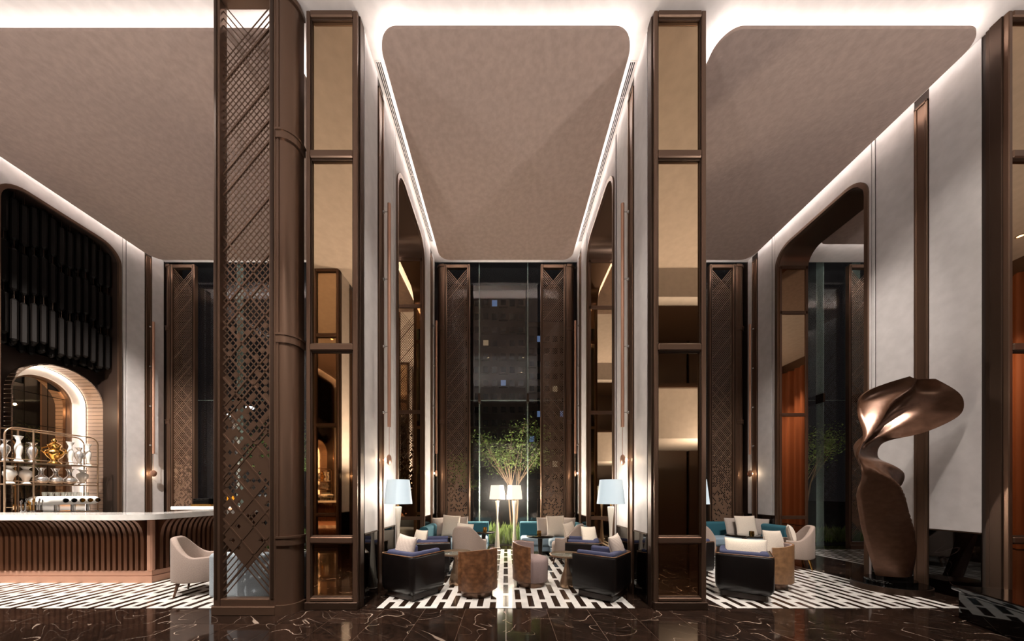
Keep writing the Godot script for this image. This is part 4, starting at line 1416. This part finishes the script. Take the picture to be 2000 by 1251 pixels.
	for q in 3:
		g = Geo.new()
		g.lathe([[0.0, 0.1], [0.03, 0.1], [0.03, 0.24], [0.0, 0.24]], Vector3(0.1, 0, 0.2 - q * 0.24), 12)
		put("group_head", g, M.chrome, o)
	for q in 8:
		o = thing("glass_cup", "clear glass cup in the row on top of the espresso machine", "cup", Vector3(-8.98, 1.436, -6.18 - q * 0.088), 0.0, "glass cups on the espresso machine")
		g = Geo.new()
		g.lathe([[0.0, 0.0], [0.028, 0.0], [0.036, 0.08], [0.033, 0.08], [0.026, 0.004], [0.0, 0.004]], Vector3.ZERO, 12)
		put("bowl", g, M.table_glass, o)
	for q in 3:
		o = thing("utensil_pot", ["steel pot of bar spoons beside the espresso machine", "narrow steel pot beside the spoon pot", "dark pot of whisks on the back counter"][q], "pot", Vector3(-8.86, 1.03, -5.83 - q * 0.1))
		g = Geo.new()
		g.lathe([[0.0, 0.0], [0.04, 0.0], [0.04, 0.14], [0.036, 0.14], [0.036, 0.004], [0.0, 0.004]], Vector3.ZERO, 14)
		var pt := put("pot", g, [M.chrome, M.chrome, M.bronze_dark][q], o)
		for e in 4:
			g = Geo.new()
			var a := e * 1.6 + q
			var tip := Vector3(cos(a) * 0.034, 0.28 + 0.02 * e, sin(a) * 0.034)
			g.tube([Vector3(cos(a) * 0.02, 0.01, sin(a) * 0.02), tip], 0.005, 5)
			g.rbox(tip, Vector3(0.02, 0.05, 0.016), 0.007, 2)
			put("spoon", g, [M.chrome, M.brass, M.chrome][q], pt)

# ------------------------------------------------------------------ the garden and city beyond the glass
func leaf_mesh(l: float, w: float, m: Material) -> ArrayMesh:
	var g := Geo.new()
	var a := Vector3.ZERO
	var b := Vector3(w, 0.12 * l, 0.45 * l)
	var c := Vector3(0, 0, l)
	var d := Vector3(-w, 0.12 * l, 0.45 * l)
	var e := Vector3(0, 0.02 * l, 0.45 * l)
	for t in [[a, b, e], [b, c, e], [c, d, e], [d, a, e]]:
		var nn: Vector3 = (t[1] - t[0]).cross(t[2] - t[0]).normalized()
		if nn.y < 0: nn = -nn
		g.tri(t[0], t[1], t[2], nn, nn, nn)
	var mesh := g.mesh()
	mesh.surface_set_material(0, m)
	return mesh

func scatter(called: String, parent: Node, mesh: Mesh, where: Array, tints: Array) -> void:
	var mm := MultiMesh.new()
	mm.transform_format = MultiMesh.TRANSFORM_3D
	mm.use_colors = false
	mm.mesh = mesh
	mm.instance_count = where.size()
	for i in where.size(): mm.set_instance_transform(i, where[i])
	var o := MultiMeshInstance3D.new()
	o.name = called
	o.multimesh = mm
	o.set_meta("kind", "stuff")
	parent.add_child(o, true)

func tree(label: String, at: Vector3, height: float, spread: float, leaves: int, salt: int) -> void:
	var r := RandomNumberGenerator.new()
	r.seed = salt
	var o := thing("garden_tree", label, "tree", at)
	var tips := []
	for s in 4:
		var g := Geo.new()
		var a := TAU * s / 4.0 + r.randf() * 0.7
		var lean := spread * (0.25 + 0.2 * r.randf())
		var fork := Vector3(cos(a) * lean * 0.5, height * (0.42 + 0.1 * r.randf()), sin(a) * lean * 0.35)
		g.tube([Vector3(cos(a) * 0.05, 0, sin(a) * 0.05), Vector3(cos(a) * 0.1, height * 0.2, sin(a) * 0.1) + Vector3(r.randf() - 0.5, 0, r.randf() - 0.5) * 0.1, fork], [0.035, 0.028, 0.02], 7)
		for k in 6:
			var b := a + (r.randf() - 0.5) * 2.4
			var tip := fork + Vector3(cos(b) * spread * (0.3 + 0.5 * r.randf()), height * (0.15 + 0.4 * r.randf()), sin(b) * spread * (0.25 + 0.4 * r.randf()))
			var mid := fork.lerp(tip, 0.5) + Vector3(r.randf() - 0.5, 0.3, r.randf() - 0.5) * 0.2
			g.tube([fork, mid, tip], [0.018, 0.011, 0.005], 5)
			tips.append([fork, mid, tip])
		put("branch", g, M.bark, o)
	var where := []
	for k in leaves:
		var t: Array = tips[r.randi() % tips.size()]
		var u := sqrt(r.randf())
		var p: Vector3 = t[1].lerp(t[2], u) + Vector3(r.randfn(), r.randfn() * 0.6, r.randfn()) * 0.17
		var b := Basis.from_euler(Vector3(r.randf_range(-0.9, 0.5), r.randf() * TAU, r.randf_range(-0.6, 0.6))).scaled(Vector3.ONE * r.randf_range(0.7, 1.4))
		where.append(Transform3D(b, p))
	scatter("foliage", o, leaf_mesh(0.085, 0.02, M.leaf if salt % 2 == 0 else M.leaf_pale), where, [])

func grasses(label: String, at: Vector3, wx: float, wz: float, n: int, h: float, salt: int) -> void:
	var r := RandomNumberGenerator.new()
	r.seed = salt
	var o := thing("ornamental_grass", label, "grass", at)
	o.set_meta("kind", "stuff")
	var where := []
	for k in n:
		var p := Vector3(r.randf_range(-wx, wx), 0, r.randf_range(-wz, wz))
		var b := Basis.from_euler(Vector3(-PI / 2 + r.randf_range(-0.5, 0.5), r.randf() * TAU, 0)).scaled(Vector3(1, 1, 1) * r.randf_range(0.6, 1.3) * h)
		where.append(Transform3D(b, p))
	scatter("blades", o, leaf_mesh(1.0, 0.03, M.leaf), where, [])

func garden_light(at: Vector3, aim: Vector3, e: float, what: String, c := Color(1.0, 0.95, 0.8)) -> void:
	var o := thing("garden_spotlight", what, "spotlight", at)
	var g := Geo.new()
	g.lathe([[0.0, 0.0], [0.05, 0.0], [0.05, 0.1], [0.0, 0.1]], Vector3.ZERO, 12)
	put("housing", g, M.black, o)
	g = Geo.new()
	g.lathe([[0.0, 0.101], [0.04, 0.101], [0.04, 0.106], [0.0, 0.106]], Vector3.ZERO, 12)
	put("lamp_lens", g, M.bulb_warm, o)
	var l := SpotLight3D.new()
	l.name = "garden_light"
	l.light_color = c
	l.light_energy = e
	l.spot_angle = 48.0
	l.spot_angle_attenuation = 0.6
	l.spot_range = 20.0
	l.spot_attenuation = 2.0
	l.light_size = 0.04
	l.shadow_enabled = true
	o.add_child(l)
	l.position = Vector3(0, 0.125, 0)
	l.look_at_from_position(at + Vector3(0, 0.125, 0), aim, Vector3.FORWARD)

func build_outside() -> void:
	var o := setting("ground")
	bx("terrace", Vector3(-60, -0.4, -140), Vector3(60, -0.06, -9.02), M.terrace, o)
	bx("planting_bed", Vector3(-9.5, -0.1, -13.0), Vector3(12.0, -0.02, -9.25), M.soil, o)
	tree("small multi-stem tree behind the glazing between the paired lamps", Vector3(0.25, -0.02, -10.6), 3.7, 1.5, 2600, 102)
	tree("pale leafy tree outside the glazing beyond the round-cornered opening", Vector3(10.4, -0.02, -11.2), 3.7, 1.4, 2200, 205)
	tree("leafy tree outside the glazing behind the bar end", Vector3(-7.4, -0.02, -10.7), 3.9, 1.4, 2200, 306)
	tree("leafy tree outside the glazing behind the tall lattice screen", Vector3(-5.2, -0.02, -10.9), 3.6, 1.4, 2000, 408)
	tree("dim tree outside the glazing behind the sofa near the sculpture", Vector3(5.3, -0.02, -11.5), 3.4, 1.3, 1600, 509)
	tree("low bushy tree seen past the bar side sofa", Vector3(-2.3, -0.02, -11.8), 3.0, 1.4, 1600, 610)
	grasses("tall green grasses lit at the foot of the paired lamps", Vector3(0.05, -0.02, -9.5), 0.75, 0.2, 420, 0.55, 71)
	grasses("low grasses outside the glazing behind the bar", Vector3(-6.4, -0.02, -9.6), 2.4, 0.25, 700, 0.4, 72)
	grasses("low grasses outside the glazing beyond the round-cornered opening", Vector3(9.7, -0.02, -10.1), 1.6, 0.5, 900, 0.4, 73)
	garden_light(Vector3(0.45, -0.02, -9.75), Vector3(0.1, 2.6, -10.6), GARDEN, "small garden spotlight in the grasses behind the paired lamps")
	garden_light(Vector3(9.8, -0.02, -10.5), Vector3(10.4, 2.6, -11.2), GARDEN, "small garden spotlight under the pale leafy tree")
	garden_light(Vector3(-6.9, -0.02, -10.0), Vector3(-7.3, 2.6, -10.8), GARDEN, "small garden spotlight under the tree behind the bar end", Color(0.9, 1.0, 0.85))
	garden_light(Vector3(-4.9, -0.02, -10.2), Vector3(-5.2, 2.6, -10.9), GARDEN, "small garden spotlight under the tree behind the lattice screen")
	garden_light(Vector3(5.0, -0.02, -10.8), Vector3(5.3, 2.6, -11.5), GARDEN * 0.5, "small garden spotlight under the dim tree")
	# street lamps seen through the tall screen
	for q in [[488, 797, 22.0], [447, 811, 26.0]]:
		var p := P(q[0], q[1], q[2])
		o = thing("street_lamp", ["brighter street lamp beyond the tall lattice screen", "fainter street lamp beyond the tall lattice screen"][0 if q[2] < 24 else 1], "street lamp", Vector3(p.x, -0.06, p.z))
		var g := Geo.new()
		g.tube([Vector3(0, 0, 0), Vector3(0, p.y, 0)], 0.05, 8)
		put("pole", g, M.black, o)
		g = Geo.new()
		g.rbox(Vector3(0, p.y + 0.1, 0), Vector3(0.4, 0.16, 0.3), 0.06)
		put("lamp_head", g, M.garden_lamp_glow, o)
	# towers across the street
	var r := RandomNumberGenerator.new()
	r.seed = 77
	var k := 0
	for t in [[-2.2, 62.0, 6.0, 41.0, 7, 16], [8.6, 66.0, 4.0, 36.0, 5, 14], [-33.0, 70.0, 9.0, 50.0, 7, 14], [34.0, 70.0, 8.0, 48.0, 6, 14]]:
		o = thing("apartment_tower", ["brown apartment tower with scattered lit windows behind the paired lamps", "narrower tower beside the brown apartment tower", "far tower beyond the garden behind the bar", "far tower behind the lattice screen near the sculpture"][k], "building", Vector3(t[0], -0.06, -t[1]))
		bx("facade", Vector3(-t[2], 0, -8), Vector3(t[2], t[3], 0), M.facade, o)
		bx("roof_parapet", Vector3(-t[2] - 0.2, t[3], -8.2), Vector3(t[2] + 0.2, t[3] + 0.9, 0.2), M.facade, o)
		var cols: int = t[4]
		var rows: int = t[5]
		for i in cols:
			for j in rows:
				var x: float = -t[2] + t[2] * 2.0 * (i + 0.5) / cols
				var yy: float = t[3] - (j + 0.9) * 2.6
				var m: Material = M.facade_window
				var u := r.randf()
				if u < 0.035: m = M.window_lit_blue
				elif u < 0.06: m = M.window_lit_warm
				bx("window", Vector3(x - 0.5, yy - 0.7, -0.02), Vector3(x + 0.5, yy + 0.5, 0.06), m, o)
				if i % 2 == 0: bx("balcony", Vector3(x - 0.85, yy - 1.0, 0.0), Vector3(x + 0.85, yy - 0.75, 0.5), M.facade, o)
		k += 1

# ------------------------------------------------------------------ the hall behind the camera, seen in the mirrors and glass
func build_hall() -> void:
	var back := func(u: float) -> float: return u - 3.56
	arch_wall("wall_opposite", -5.3, -4.64, back, 4.2, 8.7, 5.55, 7.29, [[4.27, 4.7, ""], [4.72, 4.91, "bronze"], [4.93, 5.44, ""], [7.4, 8.6, ""]], [1])
	mirror_column("bronze framed mirrored column across the hall, facing the lounge", -5.3, -4.64, 0.52, -1.0, 0.05, 0.06)
	rod_sconce("long copper tube sconce across the hall beside the mirrored column", -4.61, -1.255, 1.0, SCONCE)
	cove_panel(-4.2, -2.3, 0.75, 4.8, 0.26, COVE, ["front"], 1.0)
	cove_panel(-11.5, -5.6, 0.75, 4.8, 0.26, COVE, ["front"], 1.0)
	# mezzanine
	var o := setting("wall_mezzanine")
	bx("parapet", Vector3(-2.1, 3.3, 0.5), Vector3(11.5, 4.4, 0.62), M.cream, o)
	bx("handrail", Vector3(-2.1, 4.4, 0.48), Vector3(11.5, 4.44, 0.64), M.bronze, o)
	bx("deck", Vector3(-2.1, 3.0, 0.5), Vector3(11.5, 3.3, 5.2), M.cream, o)
	bx("bulkhead", Vector3(-2.1, 6.9, 0.5), Vector3(11.5, CEIL, 0.9), M.cream, o)
	bx("end_wall", Vector3(-2.3, 0.0, 0.5), Vector3(-2.1, CEIL, 5.2), M.cream, o)
	bx("end_wall", Vector3(11.5, 0.0, 0.5), Vector3(11.7, CEIL, 5.2), M.cream, o)
	for x in [0.5, 2.2, 3.9, 5.6, 7.3, 9.0]:
		bx("wall_panel", Vector3(x - 0.8, 3.3, 3.0), Vector3(x + 0.8, 6.9, 3.06), M.wall_brown, o)
		bx("wall_panel", Vector3(x - 0.8, 0.0, 3.0), Vector3(x + 0.8, 3.0, 3.06), M.wall_brown, o)
	for x in [1.4, 4.75, 8.1]:
		for y in [2.98, 6.88]:
			var l := thing("downlight", "recessed downlight over the brown panelling across the hall, %s" % ["lower level" if y < 4 else "upper level"], "downlight", Vector3(x, y, 2.7), 0.0, "downlights across the hall")
			var g := Geo.new()
			g.lathe([[0.0, 0.0], [0.05, 0.0], [0.06, 0.012], [0.06, 0.03], [0.0, 0.03]], Vector3.ZERO, 14)
			put("lamp_face", g, M.bulb_warm, l)
			spot(l, Vector3(x, y - 0.02, 2.7), Vector3(x, 0, 2.95), 1.2, 38.0)
	bx("soffit", Vector3(-2.1, 6.9, 0.9), Vector3(11.5, 7.0, 5.2), M.wall_brown, o)
	# linear uplight along the parapet, torcheres in the open part of the hall
	var u := thing("linear_uplight", "slim linear uplight along the top of the pale parapet across the hall", "uplight", Vector3(4.7, 4.442, 0.56))
	bx("housing", Vector3(-6.7, 0.0, -0.05), Vector3(6.7, 0.03, 0.05), M.bronze_dark, u)
	bx("led_strip", Vector3(-6.65, 0.03, -0.03), Vector3(6.65, 0.04, 0.03), M.led, u)
	bx("lip", Vector3(-6.7, 0.0, -0.09), Vector3(6.7, 0.07, -0.08), M.bronze_dark, u)
	bx("lip", Vector3(-6.7, 0.0, 0.06), Vector3(6.7, 0.07, 0.07), M.bronze_dark, u)
	var al := AreaLight3D.new()
	al.name = "uplight_lamp"
	al.area_size = Vector2(13.3, 0.06)
	al.light_color = Color(1.0, 0.985, 0.97)
	al.light_energy = UPLIGHT
	al.area_range = 30.0
	al.shadow_enabled = true
	u.add_child(al)
	al.position = Vector3(0, 0.05, 0)
	al.rotation_degrees.x = 80.0
	for x in [-8.2, -3.3, 6.0]:
		var tl := thing("torchere", "tall bronze torchere in the hall across from the %s" % ["bar" if x < -5 else ("lattice screen" if x < 0 else "twisted sculpture")], "lamp", Vector3(x, 0, 0.4 if x < -5 else (0.9 if x < 0 else 0.15)))
		var tg := Geo.new()
		tg.lathe([[0.0, 0.0], [0.16, 0.0], [0.16, 0.02], [0.02, 0.04], [0.016, 1.75], [0.0, 1.76]], Vector3.ZERO, 16)
		put("stand", tg, M.bronze, tl)
		tg = Geo.new()
		tg.lathe([[0.0, 1.75], [0.08, 1.76], [0.2, 1.85], [0.26, 1.95], [0.255, 1.95], [0.19, 1.86], [0.0, 1.79]], Vector3.ZERO, 24)
		put("bowl", tg, M.bronze, tl)
		tg = Geo.new()
		tg.lathe([[0.0, 1.87], [0.18, 1.87], [0.18, 1.88], [0.0, 1.88]], Vector3.ZERO, 20)
		put("lamp_disc", tg, M.led, tl)
		var ul := AreaLight3D.new()
		ul.name = "torchere_light"
		ul.area_size = Vector2(0.3, 0.3)
		ul.light_color = Color(1.0, 0.985, 0.97)
		ul.light_energy = TORCH
		ul.area_range = 30.0
		ul.shadow_enabled = true
		tl.add_child(ul)
		ul.position = Vector3(0, 1.9, 0)
		ul.rotation_degrees.x = 90.0
	# amber curtain at the end of the hall
	var c := thing("curtain", "floor-length amber curtain at the end of the hall, seen in mirrors", "curtain", Vector3(13.6, 0, 0))
	var rows := []
	for i in 2:
		var line := []
		for j in 121:
			var z := -3.6 + j * 0.05
			line.append(Vector3(0.09 * sin(j * 0.9) + 0.05 * sin(j * 0.37), 0.02 + i * 7.3, z))
		rows.append(line)
	var g := Geo.new()
	g.grid(rows, false, false, 0.2)
	put("cloth", g, M.curtain, c)
	bx("curtain_rail", Vector3(-0.05, 7.32, -3.7), Vector3(0.05, CEIL, 2.5), M.bronze, c)
	var n := 0
	for x in [0.8, 4.6, 8.2]:
		var ww := thing("downlight", "recessed wall-washer lighting the pale parapet across the hall", "downlight", Vector3(x, CEIL - 0.012, -1.6), 0.0, "parapet wall-washers")
		g = Geo.new()
		g.lathe([[0.0, -0.004], [0.05, -0.004], [0.05, 0.0], [0.0, 0.0]], Vector3.ZERO, 14)
		put("lamp_face", g, M.bulb_warm, ww)
		spot(ww, Vector3(x, CEIL - 0.03, -1.6), Vector3(x, 3.7, 0.5), 17.0, 32.0)
	for p in DOWN:
		n += 1
		var l := thing("downlight", "recessed hall ceiling downlight", "downlight", Vector3(p[0], CEIL - 0.012, -p[1]), 0.0, "hall ceiling downlights")
		g = Geo.new()
		g.lathe([[0.0, -0.004], [0.05, -0.004], [0.05, 0.0], [0.0, 0.0]], Vector3.ZERO, 14)
		put("lamp_face", g, M.bulb_warm, l)
		g = Geo.new()
		g.lathe([[0.05, -0.006], [0.075, -0.006], [0.075, 0.012], [0.05, 0.012], [0.05, -0.006]], Vector3.ZERO, 18)
		put("trim_ring", g, M.bronze, l)
		spot(l, Vector3(p[0], CEIL - 0.03, -p[1]), Vector3(p[2], 0, -p[3]), p[4], p[5])

func spot(parent: Node, at: Vector3, aim: Vector3, e: float, angle: float) -> void:
	var l := SpotLight3D.new()
	l.name = "spot_light"
	l.light_color = Color(1.0, 0.96, 0.92)
	l.light_energy = e
	l.spot_angle = angle
	l.spot_angle_attenuation = 0.8
	l.spot_range = 30.0
	l.spot_attenuation = 2.0
	l.light_size = 0.05
	l.shadow_enabled = true
	parent.add_child(l)
	l.look_at_from_position(at, aim, Vector3.FORWARD)

const COVE := 0.13
const COVE_SIDE := 5.0
const UPLIGHT := 13.0
const TORCH := 20.0
const LAMP := 0.4
const SCONCE := 0.08
const GARDEN := 3.0
const EXPOSURE := 1.25
# hall downlights: x, d, aim x, aim d, energy, half angle
const DOWN := [[-0.8, 3.4, -0.7, 5.4, 19.0, 25.0], [0.8, 3.4, 0.7, 5.4, 19.0, 25.0], [4.0, 3.4, 4.2, 5.4, 28.0, 28.0], [5.6, 3.3, 5.0, 5.0, 16.0, 24.0], [-4.2, 3.4, -4.4, 5.0, 26.0, 28.0], [-6.6, 3.4, -6.9, 5.0, 26.0, 28.0], [-8.2, 3.4, -8.4, 5.6, 22.0, 28.0], [-7.0, 3.4, -9.3, 8.6, 125.0, 26.0], [4.4, 3.4, 7.9, 5.8, 7.0, 30.0], [4.75, 3.4, 6.1, 8.4, 36.0, 24.0],
	[-6.6, 0.8, -6.9, 5.2, 70.0, 24.0], [-8.6, 0.8, -8.6, 5.2, 70.0, 24.0], [-3.1, 0.6, -3.1, 4.4, 55.0, 20.0], [2.3, 0.6, 2.3, 4.4, 40.0, 18.0], [-2.0, 0.6, -2.1, 4.4, 40.0, 18.0], [12.4, 0.6, 13.5, 0.6, 30.0, 30.0], [12.4, -1.0, 13.5, -1.0, 30.0, 30.0]]

func _ready() -> void:
	rng.seed = 5
	# camera: level, shifted upwards, with its vanishing point at (VX, VY) of the frame
	var cam := Camera3D.new()
	cam.name = "camera"
	add_child(cam)
	cam.position = Vector3(0, EYE, 0)
	cam.projection = Camera3D.PROJECTION_FRUSTUM
	cam.near = 0.05
	cam.far = 400.0
	cam.size = 1251.0 / F * cam.near
	cam.frustum_offset = Vector2((1000.0 - VX) / F * cam.near, (VY - 625.5) / F * cam.near)
	cam.current = true
	# night sky over the city, exposure
	var env := Environment.new()
	env.background_mode = Environment.BG_COLOR
	env.background_color = Color(0.045, 0.04, 0.042)
	env.tonemap_mode = Environment.TONE_MAPPER_LINEAR
	env.tonemap_exposure = EXPOSURE
	env.sdfgi_enabled = true
	env.ssao_enabled = true
	env.ssil_enabled = true
	var we := WorldEnvironment.new()
	we.name = "environment"
	we.environment = env
	add_child(we)
	make_materials()
	build_room()
	build_hall()
	build_outside()
	build_bar()
	build_furniture()
